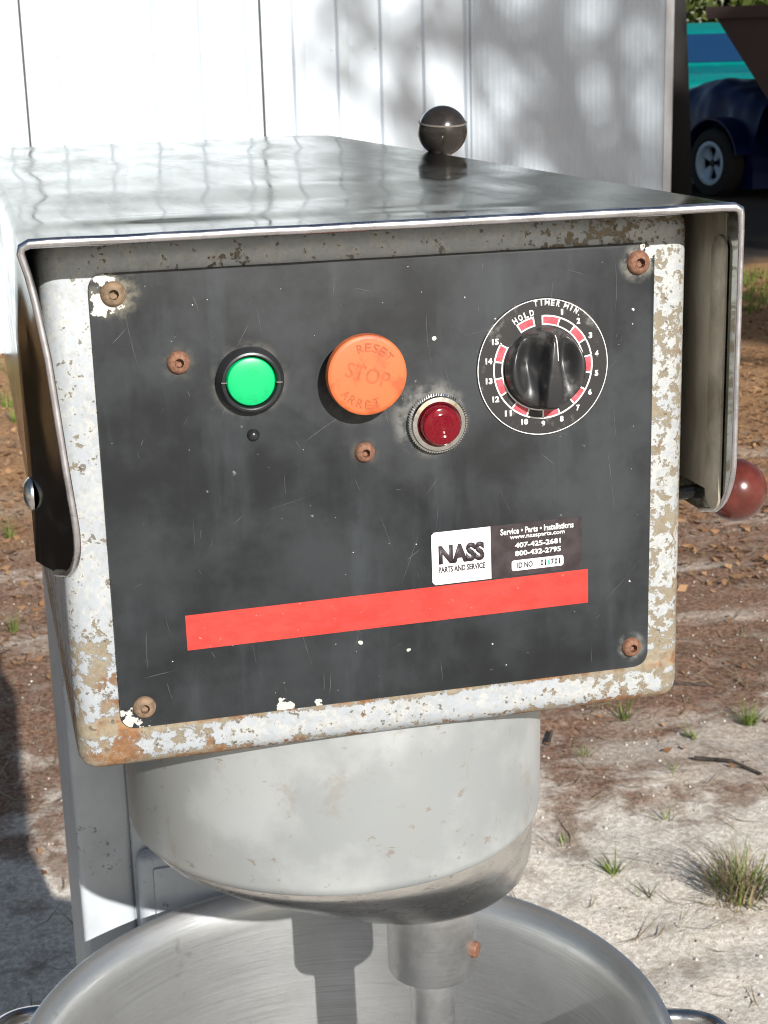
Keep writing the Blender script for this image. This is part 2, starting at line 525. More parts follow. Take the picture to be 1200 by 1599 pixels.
# ------------------------------------------------------------------ ground
def gh(x, y):
    d = max(0.0, min(1.0, (14-abs(y-4))/8))
    h = 0.022*noise.noise((x*1.3, y*1.3, 0.3)) - 0.022*max(0.0, noise.noise((x*5.0, y*3.4, 7.7))-0.28) + 0.010*noise.noise((x*4.1, y*4.1, 2.3)) + 0.0065*noise.noise((x*13, y*13, 5.1)) + 0.0035*noise.noise((x*37, y*37, 1.1))
    return h*d
def axis(lo, hi, a, b, st):
    mid = np.arange(a, b+1e-6, st)
    left = a - np.cumsum(st*1.35**np.arange(1, 40)); left = left[left > lo][::-1]
    right = b + np.cumsum(st*1.35**np.arange(1, 40)); right = right[right < hi]
    return np.concatenate([[lo], left, mid, right, [hi]])
gx = axis(-250, 250, -1.2, 2.6, 0.018)
gy = axis(-250, 300, 0.9, 5.4, 0.022)
vs = [(x, y, gh(x, y)) for y in gy for x in gx]
nx, ny = len(gx), len(gy)
fs = [(j*nx+i, j*nx+i+1, (j+1)*nx+i+1, (j+1)*nx+i) for j in range(ny-1) for i in range(nx-1)]
t = NT('sandy_ground')
s = t.sep()
wp = t.noise(1.1, 4, 0.6)
big = t.noise(2.3, 6, 0.62)
mid = t.noise(9, 8, 0.66)
fine = t.noise(85, 9, 0.78)
grain = t.noise(380, 3, 0.7)
yy = t.math('ADD', s[1], t.math('MULTIPLY', t.math('SUBTRACT', wp, 0.5), 2.6))
sand = t.mix(t.ramp(fine, 0.41, 0.60), (0.58, 0.51, 0.43), (0.90, 0.84, 0.75))
sand = t.mix(t.ramp(mid, 0.50, 0.66, 0, 0.55), sand, (0.30, 0.225, 0.165))
soil = t.mix(t.ramp(fine, 0.42, 0.60), (0.135, 0.072, 0.046), (0.35, 0.215, 0.145))
soil = t.mix(t.ramp(mid, 0.52, 0.70, 0, 0.7), soil, (0.40, 0.34, 0.28))
lit = t.mix(t.ramp(fine, 0.42, 0.60), (0.21, 0.10, 0.042), (0.47, 0.28, 0.14))
lit = t.mix(t.ramp(mid, 0.58, 0.72, 0, 0.8), lit, (0.36, 0.33, 0.27))
f1 = t.ramp(t.math('ADD', yy, t.math('MULTIPLY', t.math('SUBTRACT', mid, 0.5), 2.0)), 1.80, 2.4)
c = t.mix(f1, sand, soil)
stk = t.ramp(t.noise(1.5, 5, 0.6, t.obj((0.35, 1.6, 1), rot=(0, 0, R(12)), loc=(4, 1, 0))), 0.54, 0.64, 0, 0.6)
c = t.mix(t.math('MULTIPLY', stk, f1), c, sand)
c = t.mix(t.ramp(yy, 3.6, 5.2), c, lit)
c = t.mix(t.ramp(yy, 9.6, 10.2), c, (0.045, 0.037, 0.032))  # far yard: shade painted in as a dark ground colour
gr = t.ramp(grain, 0.60, 0.68, 0, 0.7)
c = t.mix(gr, c, (0.62, 0.60, 0.56))
gd = t.ramp(t.noise(300, 3, 0.7, t.obj((1, 1, 1), loc=(3, 3, 0))), 0.60, 0.68, 0, 0.6)
c = t.mix(gd, c, (0.09, 0.065, 0.05))
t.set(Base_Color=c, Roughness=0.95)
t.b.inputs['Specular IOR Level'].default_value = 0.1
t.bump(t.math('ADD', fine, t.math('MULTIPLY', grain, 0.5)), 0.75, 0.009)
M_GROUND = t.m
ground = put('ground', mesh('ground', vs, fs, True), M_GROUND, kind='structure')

# ------------------------------------------------------------------ metal building behind the mixer
WA = R(5)
WO = Vector((-0.09, 7.97, 0))
WD = Vector((math.cos(WA), math.sin(WA), 0))     # along the wall
WN = Vector((math.sin(WA), -math.cos(WA), 0))    # outward, towards the mixer
def wp3(s_, d, z): return WO + WD*s_ + WN*d + Vector((0, 0, z))
t = NT('white_painted_sheet')
n1 = t.noise(2.2, 5, 0.6, t.obj((1, 1, 0.3))); n2 = t.noise(14, 5, 0.6, t.obj((1, 1, 0.15)))
c = t.mix(t.ramp(n1, 0.4, 0.75), (0.66, 0.735, 0.80), (0.61, 0.68, 0.75))
c = t.mix(t.ramp(n2, 0.58, 0.78, 0, 0.25), c, (0.55, 0.55, 0.52))
t.set(Base_Color=c, Roughness=0.45)
M_SHEET = t.m
M_TRIM = plain('white_trim', (0.74, 0.75, 0.76), 0.45, 0, 0.05, 8)
M_ROOF = plain('metal_roof', (0.45, 0.47, 0.48), 0.4, 0.5, 0.1, 3)
M_DARKJ = plain('dark_joint', (0.05, 0.05, 0.05), 0.8)
bld = empty('metal_building', (1.5, 10, 0), 'white ribbed sheet metal shed standing behind the mixer', 'shed')
WH = 3.3
def panel(s0, s1, first, pitch=0.25, ribs=True, off=0.0):
    pr = []
    if ribs:
        pr.append((s0, off))
        k = first
        while k < s1-0.02:
            for ds, dd in ((-0.037, 0), (-0.027, 0.026), (0.027, 0.026), (0.037, 0)):
                if s0+0.004 < k+ds < min(s1-0.004, 2.70): pr.append((k+ds, off+dd))
            k += pitch
        pr.append((s1, off))
    else:
        n = int(round((s1-s0)/pitch))*6
        for i in range(n+1):
            a = s0+(s1-s0)*i/n
            pr.append((a, off+0.006*math.cos(2*math.pi*i/6)))
    vs = []
    for a, d in pr: vs += [wp3(a, d, 0.02), wp3(a, d, WH)]
    for a, d in pr: vs += [wp3(a, d-0.003, 0.02), wp3(a, d-0.003, WH)]
    n = len(pr); o = 2*n
    fs = []
    for i in range(n-1):
        fs.append((2*i, 2*i+2, 2*i+3, 2*i+1))
        fs.append((o+2*i+1, o+2*i+3, o+2*i+2, o+2*i))
    for i in (0, n-1): fs.append((2*i, 2*i+1, o+2*i+1, o+2*i))
    return mesh('panel', vs, fs, not ribs, 50 if not ribs else None)
seam = [-2.276, -1.014, 0.248, 1.510, 2.772]
for i in range(4):
    put('wall_panel', panel(seam[i]+0.004, seam[i+1]-0.002, seam[i]+0.2065, off=0.004*(i % 2)), M_SHEET, bld)
put('sliding_door', panel(2.712, 3.93, 0, 0.036, False, 0.03), M_SHEET, bld)
def wbox(s0, s1, d0, d1, z0, z1):
    vs = [wp3(a, d, z) for z in (z0, z1) for d in (d0, d1) for a in (s0, s1)]
    return mesh('b', vs, [(0, 1, 3, 2), (4, 6, 7, 5), (0, 4, 5, 1), (2, 3, 7, 6), (0, 2, 6, 4), (1, 5, 7, 3)])
put('corner_trim', wbox(3.932, 3.985, -0.09, 0.045, 0, WH), M_TRIM, bld)
put('corner_trim', wbox(-2.33, -2.28, -0.09, 0.035, 0, WH), M_TRIM, bld)
for a in seam[1:4]:
    put('panel_seam', wbox(a-0.006, a+0.008, -0.02, 0.0075, 0.0, WH), M_DARKJ, bld)
put('side_wall', wbox(3.90, 3.93, -8, -0.1, 0, WH), M_SHEET, bld)
put('side_wall', wbox(-2.28, -2.25, -8, -0.1, 0, WH), M_SHEET, bld)
put('back_wall', wbox(-2.25, 3.90, -8, -7.97, 0, WH), M_SHEET, bld)
rv = [wp3(-2.6, 0.3, WH), wp3(4.2, 0.3, WH), wp3(4.2, -4, WH+1.1), wp3(-2.6, -4, WH+1.1), wp3(-2.6, -8.3, WH), wp3(4.2, -8.3, WH)]
rv2 = [v+Vector((0, 0, 0.05)) for v in rv]
put('roof', mesh('roof', rv+rv2, [(0, 3, 2, 1), (3, 4, 5, 2), (6, 7, 8, 9), (9, 8, 11, 10), (0, 1, 7, 6), (4, 10, 11, 5), (1, 2, 8, 7), (2, 5, 11, 8), (0, 6, 9, 3), (3, 9, 10, 4)]), M_ROOF, bld)
# row of fasteners along a girt, about eye height
scr = lathe('scr', [(0.0, 0.006), (0.006, 0.005), (0.009, 0.0), (0.009, -0.001)], 8)
for i in range(12):
    a = -0.03 + 0.25*i - 0.06
    if abs(a-0.248) < 0.02 or abs(a-1.51) < 0.02: a += 0.03
    p = wp3(a, 0.004, 1.53)
    put('wall_screw', scr, M_TRIM, bld, mw=Matrix.Translation(p) @ WN.to_track_quat('Z', 'Y').to_matrix().to_4x4())

# ------------------------------------------------------------------ the mixer
mix = empty('planetary_mixer', (0, 0.60, 0), 'worn silver floor mixer with black control plate and polished steel hood', 'mixer')
def part(name, me, mat, parent=mix, mw=None): return put(name, me, mat, parent, mw=mw)
# head casting
bm = bmesh.new()
bmesh.ops.create_cube(bm, size=1)
for v in bm.verts:
    v.co = Vector((v.co.x*0.3455-0.0006, 0.4315+v.co.y*0.859, G-0.0035 + v.co.z*0.283))
bmesh.ops.bevel(bm, geom=bm.edges[:], offset=0.011, segments=4, profile=0.5, affect='EDGES')
part('head_casting', bm_mesh('head', bm, True, 60), M_PAINT)
# hood sheet: top, two side flanges (the left one bent in towards the head), back
ZC, HX, YF, YB, ZB = G+0.1423, 0.1825, -0.035, 0.923, G-0.0310
def dent(x, y):
    return 0.0016*noise.noise((x*6.5, y*3.3, 0.4)) + 0.0009*noise.noise((x*15, y*8, 3.4)) + 0.0015*math.exp(-((x+0.11)**2/0.004+(y-0.045)**2/0.0005)) - 0.0012*math.exp(-((x+0.08)**2/0.012+(y-0.13)**2/0.0012)) + 0.0010*math.exp(-((x+0.15)**2/0.003+(y-0.13)**2/0.0006)) + 0.0010*math.exp(-((x-0.02)**2/0.02+(y-0.22)**2/0.002)) - 0.0006*math.exp(-((x+0.02)**2/0.03+(y-0.012)**2/0.0003))
def grid(fn, nu, nv):
    vs = [fn(i/nu, j/nv) for j in range(nv+1) for i in range(nu+1)]
    fs = [(j*(nu+1)+i, j*(nu+1)+i+1, (j+1)*(nu+1)+i+1, (j+1)*(nu+1)+i) for j in range(nv) for i in range(nu)]
    return vs, fs
rr = 0.004
def top_fn(u, v):
    x = -HX+rr + u*(2*HX-2*rr); y = YF + v**1.5*(YB-YF)
    e = min(1, 12*u, 12*(1-u), 14*v)
    return (x, y, ZC + dent(x, y)*e)
KZ = [(-0.0290, 0.0178), (-0.0094, 0.0164), (0.036, 0.0125), (0.086, 0.0088), (0.114, 0.0050), (0.1385, 0.0006), (0.15, 0.0)]
def inward(z):
    z -= G
    if z <= KZ[0][0]: return KZ[0][1]
    for (a, p), (b, q_) in zip(KZ, KZ[1:]):
        if z <= b: return p+(q_-p)*(z-a)/(b-a)
    return 0.0
def flange(side):
    def fn(u, v):
        # u: front to back, v: from the top edge downwards
        y = YF + (YB-YF)*(u**1.8)
        z = ZC-rr + v*(ZB-ZC+rr)
        rc = 0.038                                  # rounded lower front corner
        if z < ZB+rc:
            k = rc - math.sqrt(max(0, rc*rc-(ZB+rc-z)**2))
            y = max(y, YF+k) if u > 0 else YF+k
        b = max(0.0, 1-(y-YF)/0.062)
        x = HX
        if side < 0: x -= inward(z)*b**1.1 - 0.0035*math.exp(-((y-0.03)/0.02)**2)*min(1.0, max(0.0, (ZC-rr-z)/0.05))
        return (side*x, y, z)
    return fn
def solid(data, th, nrm_sign):
    me = mesh('s', *data)
    bm = bmesh.new(); bm.from_mesh(me); bpy.data.meshes.remove(me)
    bmesh.ops.remove_doubles(bm, verts=bm.verts[:], dist=1e-7)
    bmesh.ops.recalc_face_normals(bm, faces=bm.faces[:])
    bmesh.ops.solidify(bm, geom=bm.faces[:], thickness=th*nrm_sign)
    return bm_mesh('s', bm, True, 50)
hood = part('hood', solid(grid(top_fn, 90, 150), 0.0014, 1), M_HOOD)
part('side_flange', solid(grid(flange(-1), 50, 40), 0.0014, 1), M_HOOD, hood)
part('side_flange', solid(grid(flange(1), 50, 40), 0.0014, 1), M_HOOD, hood)
# rolled corners between top and flanges
for sd in (-1, 1):
    vs = []
    for j in range(41):
        y = YF+(YB-YF)*j/40
        for k in range(7):
            a = R(90*k/6)
            vs.append((sd*(HX-rr+rr*math.sin(a)), y, ZC-rr+rr*math.cos(a)))
    fs = [(j*7+k, j*7+k+1, (j+1)*7+k+1, (j+1)*7+k) for j in range(40) for k in range(6)]
    part('folded_corner', mesh('fc', vs, fs, True), M_HOOD, hood)
part('hood_back', box('hb', (-HX+0.002, YB-0.004, ZB), (HX-0.002, YB-0.0015, ZC-0.002)), M_HOOD, hood)
# rolled front lip: along the top and down both flanges
def edge_pts(side):
    f = flange(side)
    return [(p[0]*(1-0.0006), p[1]-0.0006, p[2]) for p in (f(0.0, i/40) for i in range(3, 41))]
tl = [(-HX+0.0045+(2*HX-0.009)*i/40, YF-0.0006, ZC-0.0018 + 0.0003*noise.noise((i*0.3, 0, 0))) for i in range(41)]
lp, rp_ = edge_pts(-1)[::-1], edge_pts(1)
k0 = [(-HX+0.0004, YF-0.0006, ZC-0.0062), (-HX+0.0010, YF-0.0006, ZC-0.0034)]
k1 = [(HX-0.0010, YF-0.0006, ZC-0.0034), (HX-0.0004, YF-0.0006, ZC-0.0062)]
path = lp+k0+tl+k1+rp_
part('front_lip', tube('lip', path, [0.0019]*len(lp)+[0.0020, 0.0022]+[0.0024]*41+[0.0022, 0.0019]+[0.0017]*len(rp_), 10), M_LIP, hood)
# strip inside the right flange
st = [(x, y) for x, y in rounded(0.017, 0.150, 0.0084, 8, 0, 0)]
part('inner_strip', prism('is', st, 0, 0.0015, 0.0004), M_HOODIN, hood,
     mw=Matrix(((0, 0, -1, HX-0.0020), (1, 0, 0, -0.0165), (0, 1, 0, G+0.0495), (0, 0, 0, 1))))
part('inner_face', box('if', (HX-0.0020, -0.022, ZB+0.014), (HX-0.0015, 0.75, ZC-0.006)), M_HOODIN, hood)
# dome-headed hood screw on the left flange
dome = lathe('dome', [(0.0, 0.0042), (0.003, 0.0040), (0.006, 0.0030), (0.0085, 0.0010), (0.0088, 0.0), (0.0088, -0.001)], 24)
part('hood_screw', dome, M_SHAFT, hood, mw=Matrix.Translation((-HX-0.0028, 0.026, G+0.006)) @ Matrix.Rotation(R(-90), 4, 'Y'))
# control plate
plate = part('control_plate', prism('pl', rounded(0.300, 0.241, 0.0075), -0.0022, 0.0, 0.0005), M_PLATE, mw=None)
plate.data.transform(face_m(0, 0))
def hexscrew(x, z, r, mat, turn):
    p = [(0.0, 0.0), (r*0.36, 0.0), (r*0.36, 0.0), ]
    vs, fs = lathe_data([(r*0.40, 0.0034), (r*0.60, 0.0033), (r*0.80, 0.0026), (r*0.94, 0.0014), (r, 0.0003), (r, -0.0008)], 24)
    b = len(vs)
    for zz in (0.0034, 0.0003):
        for k in range(6):
            a = R(60*k+turn); vs.append((r*0.40*math.cos(a), r*0.40*math.sin(a), zz))
    for k in range(6):
        l = (k+1) % 6
        fs.append((b+k, b+l, b+6+l, b+6+k))
        for q_ in range(4):
            i0 = (int(round(turn/15)) + 4*k+q_) % 24
            fs.append((b+k if q_ < 2 else b+l, ((i0+1) % 24)*6, i0*6))
    fs.append(tuple(b+6+k for k in range(6)))
    o = part('screw', mesh('sc', vs, fs, True, 35), mat, plate, mw=face_m(x, z))
    return o
for x, z, r, m_, tn in ((-0.1381, 0.1103, 0.0064, M_TANRUST, 15), (0.1406, 0.1102, 0.0066, M_RUST, 0), (0.1399, -0.1081, 0.0058, M_RUST, 30), (-0.1372, -0.1092, 0.0062, M_TANRUST, 15), (-0.1079, 0.0739, 0.0060, M_RUST, 45), (-0.0128, 0.0192, 0.0055, M_RUST, 0)):
    hexscrew(x, z, r, m_, tn)
part('dome_rivet', lathe('dr', [(0.0, 0.0028), (0.0014, 0.0026), (0.0026, 0.0016), (0.0034, 0.0), (0.0034, -0.0005)], 20), M_BLK, plate, mw=face_m(-0.0717, 0.0333))
# hairline scratches and specks on the plate
rs = np.random.default_rng(19)
dat, spk = [], []
for i in range(100):
    x0, z0 = rs.uniform(-0.142, 0.142), rs.uniform(-0.112, 0.114)
    L_ = 0.003 + 0.034*rs.random()**3
    a = R(rs.choice([80, 95, 20, -25, 60, 110]) + rs.normal()*14)
    wd = 0.00005 + 0.00009*rs.random()
    cv = rs.normal()*0.12
    pt = []
    for k in range(5):
        tt = k/4-0.5
        x, z = x0+L_*tt*math.cos(a)-L_*cv*tt*tt*math.sin(a), z0+L_*tt*math.sin(a)+L_*cv*tt*tt*math.cos(a)
        if abs(x) > 0.147 or abs(z) > 0.118: break
        pt.append((x, z))
    if len(pt) < 5: continue
    vv = []
    for k, (x, z) in enumerate(pt):
        w2 = wd*(0.25 if k in (0, 4) else 1)
        vv += [(x-math.sin(a)*w2, z+math.cos(a)*w2, 0.0001), (x+math.sin(a)*w2, z-math.cos(a)*w2, 0.0001)]
    dat.append((vv, [(2*k, 2*k+1, 2*k+3, 2*k+2) for k in range(4)]))
for i in range(48):
    x0, z0 = rs.uniform(-0.145, 0.145), rs.uniform(-0.116, 0.116)
    rr_ = 0.0002 + 0.0006*rs.random()**4
    ph = rs.random()*6
    vv = [(x0+rr_*(0.6+0.7*rs.random())*math.cos(ph+1.05*k), z0+rr_*(0.6+0.7*rs.random())*math.sin(ph+1.05*k), 0.0001) for k in range(6)]
    spk.append((vv, [tuple(range(6))]))
for nm, dd, mm in (('scratches', dat, M_SCR), ('paint_specks', spk, M_SPK)):
    me = join(nm, dd); me.transform(face_m(0, 0))
    o = part(nm, me, mm, plate); o['kind'] = 'stuff'
# red stripe
sp_ = [(-0.1127, -0.0607), (-0.1125, -0.0802), (0.1134, -0.0784), (0.1131, -0.0586)]
me = prism('stripe', sp_, 0.0, 0.00025); me.transform(face_m(0, 0))
part('red_stripe', me, M_STRIPE, plate)
# service sticker
stk_m = face_m(0.0661, -0.0431, 0, 0.7)
sk = part('service_sticker', prism('st', rounded(0.0868, 0.0298, 0.0016), 0.0, 0.0003), M_STICKB, mw=stk_m)
tag(sk, 'service sticker, white at one end and black at the other')
def sub(name, me, mat, x, y, z=0.0003, rot=0.0, par=sk, base=stk_m):
    return part(name, me, mat, par, mw=base @ Matrix.Translation((x, y, z)) @ Matrix.Rotation(R(rot), 4, 'Z'))
sub('white_field', prism('wf', [(-0.0098, -0.0149), (-0.0098, 0.0149), (-0.0418, 0.0149), (-0.0434, 0.0133), (-0.0434, -0.0133), (-0.0418, -0.0149)], 0, 0.0002), M_STICKW, 0, 0)
sub('lettering', fit_text('NASS', 0.0262, 0.0108, 0.062, 0.00015, 1.02), M_STICKT, -0.0265, 0.0018, 0.00048)
sub('lettering', fit_text('PARTS AND SERVICE', 0.0265, 0.0035, 0.038), M_STICKT, -0.0265, -0.0066, 0.00048)
sub('lettering', fit_text('Service \u2022 Parts \u2022 Installations', 0.0425, 0.0036, 0.03), M_WHITE, 0.0172, 0.0108)
sub('lettering', fit_text('www.nassparts.com', 0.0320, 0.0029, 0.022), M_WHITE, 0.0172, 0.0069)
sub('lettering', fit_text('407-425-2681', 0.0268, 0.0031, 0.035), M_WHITE, 0.0175, 0.0024)
sub('lettering', fit_text('800-432-2795', 0.0268, 0.0031, 0.035), M_WHITE, 0.0175, -0.0023)
sub('number_field', prism('nf', rounded(0.0302, 0.0060, 0.0014), 0, 0.0002), M_STICKW, 0.0172, -0.0091)
sub('lettering', fit_text('ID NO', 0.0090, 0.0034, 0.03), M_STICKT, 0.0098, -0.0091, 0.00055)
for i, ch in enumerate('016701'):
    sub('lettering', fit_text(ch, 0.0010 if ch == '1' else 0.0017, 0.0034, 0.035), M_GREENT if i == 2 else M_STICKT, 0.0197+i*0.00205, -0.0091, 0.00055)
# start button
gb = part('start_button', lathe('gb', [(0.0176, 0.0), (0.0176, 0.0025), (0.0160, 0.0055), (0.0152, 0.0068), (0.0142, 0.0071), (0.0136, 0.0068), (0.0131, 0.0045), (0.0131, 0.0)], 64), M_BLK, mw=face_m(-0.0722, 0.0622))
part('cap', lathe('gc', [(0.0, 0.0063), (0.006, 0.0062), (0.0100, 0.0060), (0.0120, 0.0054), (0.0127, 0.0044), (0.0127, 0.0)], 48), M_GREEN, gb, mw=face_m(-0.0722, 0.0622))
for sd in (-1, 1):
    part('notch', box('nt', (0.0128*sd, -0.0003, 0.004), (0.0157*sd, 0.0003, 0.0074)), M_SHAFT, gb, mw=face_m(-0.0722, 0.0622, 0, -3))
part('lettering', fit_text('START', 0.0145, 0.0026, 0.0, 0.00012), M_GREEN, gb, mw=face_m(-0.0722, 0.0605, -0.00625, 90))
# stop button
sbm = face_m(-0.0136, 0.0630)
sb = part('stop_button', lathe('sb', [(0.0130, 0.0), (0.0130, 0.0100), (0.0130, 0.0100)], 40), M_BLK, mw=sbm)
part('mushroom_cap', lathe('mc', [(0.0, 0.0158), (0.010, 0.0158), (0.0185, 0.0156), (0.0200, 0.0154), (0.0207, 0.0148), (0.0210, 0.0135), (0.0211, 0.0105), (0.0205, 0.0098), (0.0130, 0.0098)], 72), M_ORANGE, sb, mw=sbm)
part('lettering', fit_text('STOP', 0.0235, 0.0078, 0.0, 0.0003), M_ORANGE2, sb, mw=sbm @ Matrix.Rotation(R(-19), 4, 'Z') @ Matrix.Translation((0, 0.0004, 0.0157)))
def arc_text(s_, r, a0, step, size, mat, par, base, z, flip=False, bold=0.0, ext=0.0003, wd=0.75):
    for i, ch in enumerate(s_):
        if ch == ' ': continue
        a = a0 + step*i
        th = R(90-a)
        m_ = base @ Matrix.Translation((r*math.cos(th), r*math.sin(th), z)) @ Matrix.Rotation(R(-a + (180 if flip else 0)), 4, 'Z')
        wch = size*wd*(0.35 if ch in '1I.' else (1.3 if ch == 'M' else 1.0))
        hh = size*(0.25 if ch == '.' else 1.0)
        if ch == '.': m_ = m_ @ Matrix.Translation((-size*0.2, -size*0.38, 0))
        part('lettering', fit_text(ch, wch, hh, bold, ext), mat, par, mw=m_)
arc_text('RESET', 0.0145, -14, 16.5, 0.0044, M_ORANGE2, sb, sbm, 0.0157)
arc_text('ARR\u00caT', 0.0148, 233, -17.5, 0.0044, M_ORANGE2, sb, sbm, 0.0157, True)
# pilot light
pm = face_m(0.0268, 0.0322)
pl = part('pilot_light', lathe('pr', [(0.0150, 0.0), (0.0150, 0.0048), (0.0144, 0.0056), (0.0122, 0.0060), (0.0110, 0.0054), (0.0110, 0.0)], 64), M_CHROME, mw=pm)
vs, fs = [], []
for i in range(144):
    a = 2*math.pi*i/144
    r = 0.0164 if i % 2 else 0.0158
    vs += [(r*math.cos(a), r*math.sin(a), 0.0), (r*math.cos(a), r*math.sin(a), 0.0034), (0.0150*math.cos(a), 0.0150*math.sin(a), 0.0040)]
for i in range(144):
    j = (i+1) % 144
    fs += [(i*3, j*3, j*3+1, i*3+1), (i*3+1, j*3+1, j*3+2, i*3+2)]
part('knurled_nut', mesh('kn', vs, fs), M_CHROME, pl, mw=pm)
part('lens', lathe('ln', [(0.0, 0.0122), (0.0015, 0.0126), (0.0025, 0.0121), (0.0037, 0.0126), (0.0048, 0.0120), (0.0060, 0.0125), (0.0072, 0.0119), (0.0088, 0.0118), (0.0099, 0.0112), (0.0104, 0.0100), (0.0108, 0.0), (0.0, 0.0)], 48), M_LENS, pl, mw=pm)
part('reflector', lathe('rf', [(0.0, 0.0030), (0.002, 0.0062), (0.004, 0.0040), (0.006, 0.0066), (0.008, 0.0042), (0.0096, 0.0070), (0.0098, 0.0004)], 32), M_LENSIN, pl, mw=pm)
# timer dial
dm = face_m(0.0866, 0.0575)
td = part('timer_dial', lathe('td', [(0.0, 0.0006), (0.0368, 0.0006), (0.0374, 0.0), ], 80), M_DIAL, mw=dm)
part('border_line', ring('bl', 0.0364, 0.0368, 0.0006, 0.0008, n=96), M_WHITE, td, mw=dm)
part('scale_line', ring('sl', 0.0273, 0.0281, 0.0006, 0.0008, -2, 302, 96), M_WHITE, td, mw=dm)
part('scale_line', ring('sl', 0.0228, 0.0235, 0.0006, 0.0008, -2, 302, 96), M_WHITE, td, mw=dm)
def seg(a0, a1):
    part('red_segment', ring('rs', 0.0236, 0.0272, 0.0006, 0.00075, a0+1.3, a1-1.3, 8), M_PINKRED, td, mw=dm)
    for a in (a0, a1):
        part('tick', ring('tk', 0.0228, 0.0281, 0.0006, 0.0008, a-0.9, a+0.9, 2), M_WHITE, td, mw=dm)
for k in range(0, 16, 2):
    seg(k*20.0-(1 if k == 0 else 0), k*20.0+20)
seg(-32, -12)
for r0, r1 in ((0.0228, 0.0235), (0.0273, 0.0281)):
    part('scale_line', ring('sl', r0, r1, 0.0006, 0.0008, -32, -12, 10), M_WHITE, td, mw=dm)
for k in range(1, 16):
    a = R(90-20*k)
    part('numeral', fit_text(str(k), 0.0013 if k == 1 else (0.0021 if k < 10 else 0.0038), 0.0033, 0.05, 0.0002), M_WHITE, td, mw=dm @ Matrix.Translation((0.0309*math.cos(a), 0.0309*math.sin(a), 0.0006)))
arc_text('TIMER', 0.0346, -7.0, 5.3, 0.0031, M_WHITE, td, dm, 0.0006, False, 0.028, 0.0002, 0.68)
arc_text('MIN.', 0.0346, 22.0, 5.2, 0.0031, M_WHITE, td, dm, 0.0006, False, 0.028, 0.0002, 0.68)
arc_text('HOLD', 0.0302, -31.5, 6.4, 0.0034, M_WHITE, td, dm, 0.0006, False, 0.032, 0.0002, 0.70)
# timer knob: round body with a finger ridge between two scoops
KR = 0.0208
def kz(u, v):
    r = math.hypot(u, v)/KR
    v_ = v/KR
    halfw = 0.0010 + 0.0044*max(0.0, min(1.0, (1.0-v_)*0.75))**0.8
    top = 0.0215 - 0.0030*max(0, v_)**2 - 0.0035*max(0, -v_)**3
    side = 0.0142 - 0.0118*math.exp(-((abs(u)-0.0100)/0.0060)**2)*math.exp(-((v_-0.25)/0.75)**2) - 0.0030*r**4
    d = (abs(u)-halfw)/(0.0011 if u < 0 else 0.0024)
    k = 1/(1+math.exp(max(-30, min(30, 4.2*d))))
    return side + (top-side)*k*(1-0.55*max(0, r-0.90)/0.10)
vs = [(0, 0, kz(0, 0))]; fs = []
NR, NA = 26, 120
for i in range(1, NR+1):
    for j in range(NA):
        a = 2*math.pi*j/NA; r = KR*i/NR
        vs.append((r*math.cos(a), r*math.sin(a), kz(r*math.cos(a), r*math.sin(a)) - (0.0007 if i == NR else 0)))
for rr_, zz in ((KR+0.0004, 0.0035), (KR+0.0010, 0.0026), (KR+0.0010, 0.0008)):
    for j in range(NA):
        a = 2*math.pi*j/NA; vs.append((rr_*math.cos(a), rr_*math.sin(a), zz))
for j in range(NA):
    l = (j+1) % NA
    fs.append((0, 1+j, 1+l))
    for i in range(NR+2):
        fs.append((1+i*NA+j, 1+(i+1)*NA+j, 1+(i+1)*NA+l, 1+i*NA+l))
kb = part('knob', mesh('kb', vs, fs, True, 60), M_BLKG, td, mw=dm)
pts = [(0.0010, KR*(0.93-0.055*i), kz(0.0006, KR*(0.93-0.055*i))-0.0002) for i in range(12)]
part('pointer_line', tube('pt', pts, 0.0003, 6), M_WHITE, td, mw=dm)
# planetary drum
DC = Matrix.Translation((-0.004, 0.150, G))
part('planetary_drum', lathe('dr', [(0.0, -0.120), (0.1345, -0.120), (0.1345, -0.200), (0.1344, -0.2430), (0.1338, -0.2468), (0.1320, -0.2490), (0.1285, -0.2494)], 128), M_DRUM, mw=DC)
cup = [(0.1285, -0.2470, 0.0), (0.1298, -0.2510, 0.0), (0.1268, -0.2590, 0.0030), (0.1200, -0.2670, 0.0095), (0.1112, -0.2750, 0.0178), (0.1022, -0.2830, 0.0262), (0.0932, -0.2910, 0.0342), (0.0842, -0.2985, 0.0412), (0.0752, -0.3045, 0.0460), (0.0690, -0.3072, 0.0478), (0.0645, -0.3080, 0.0485), (0.0001, -0.3082, 0.0485)]
vs, fs = [], []
for r_, z_, c_ in cup:
    for k in range(128):
        a = 2*math.pi*k/128
        vs.append((c_ + r_*math.cos(a), -0.15*c_ + r_*math.sin(a), z_))
for i in range(len(cup)-1):
    for k in range(128):
        l = (k+1) % 128
        fs.append((i*128+l, i*128+k, (i+1)*128+k, (i+1)*128+l))
part('planetary_cup', mesh('cup', vs, fs, True, 60), M_DRUM2, mw=DC)
CX, CY = 0.0638, 0.165
CC = Matrix.Translation((CX, CY, G))
sh = part('agitator_shaft', lathe('as', [(0.0, -0.30), (0.0157, -0.30), (0.0157, -0.66), (0.0, -0.66)], 40), M_COLLAR, mw=CC)
part('collar', lathe('co', [(0.0300, -0.300), (0.0310, -0.304), (0.0310, -0.3935), (0.0298, -0.3957), (0.0155, -0.3962)], 64), M_COLLAR, sh, mw=CC)
pinm = Matrix.Translation((CX+0.0290*math.cos(R(-38)), CY+0.0290*math.sin(R(-38)), G-0.376)) @ Matrix.Rotation(R(-38), 4, 'Z') @ Matrix.Rotation(R(90), 4, 'Y')
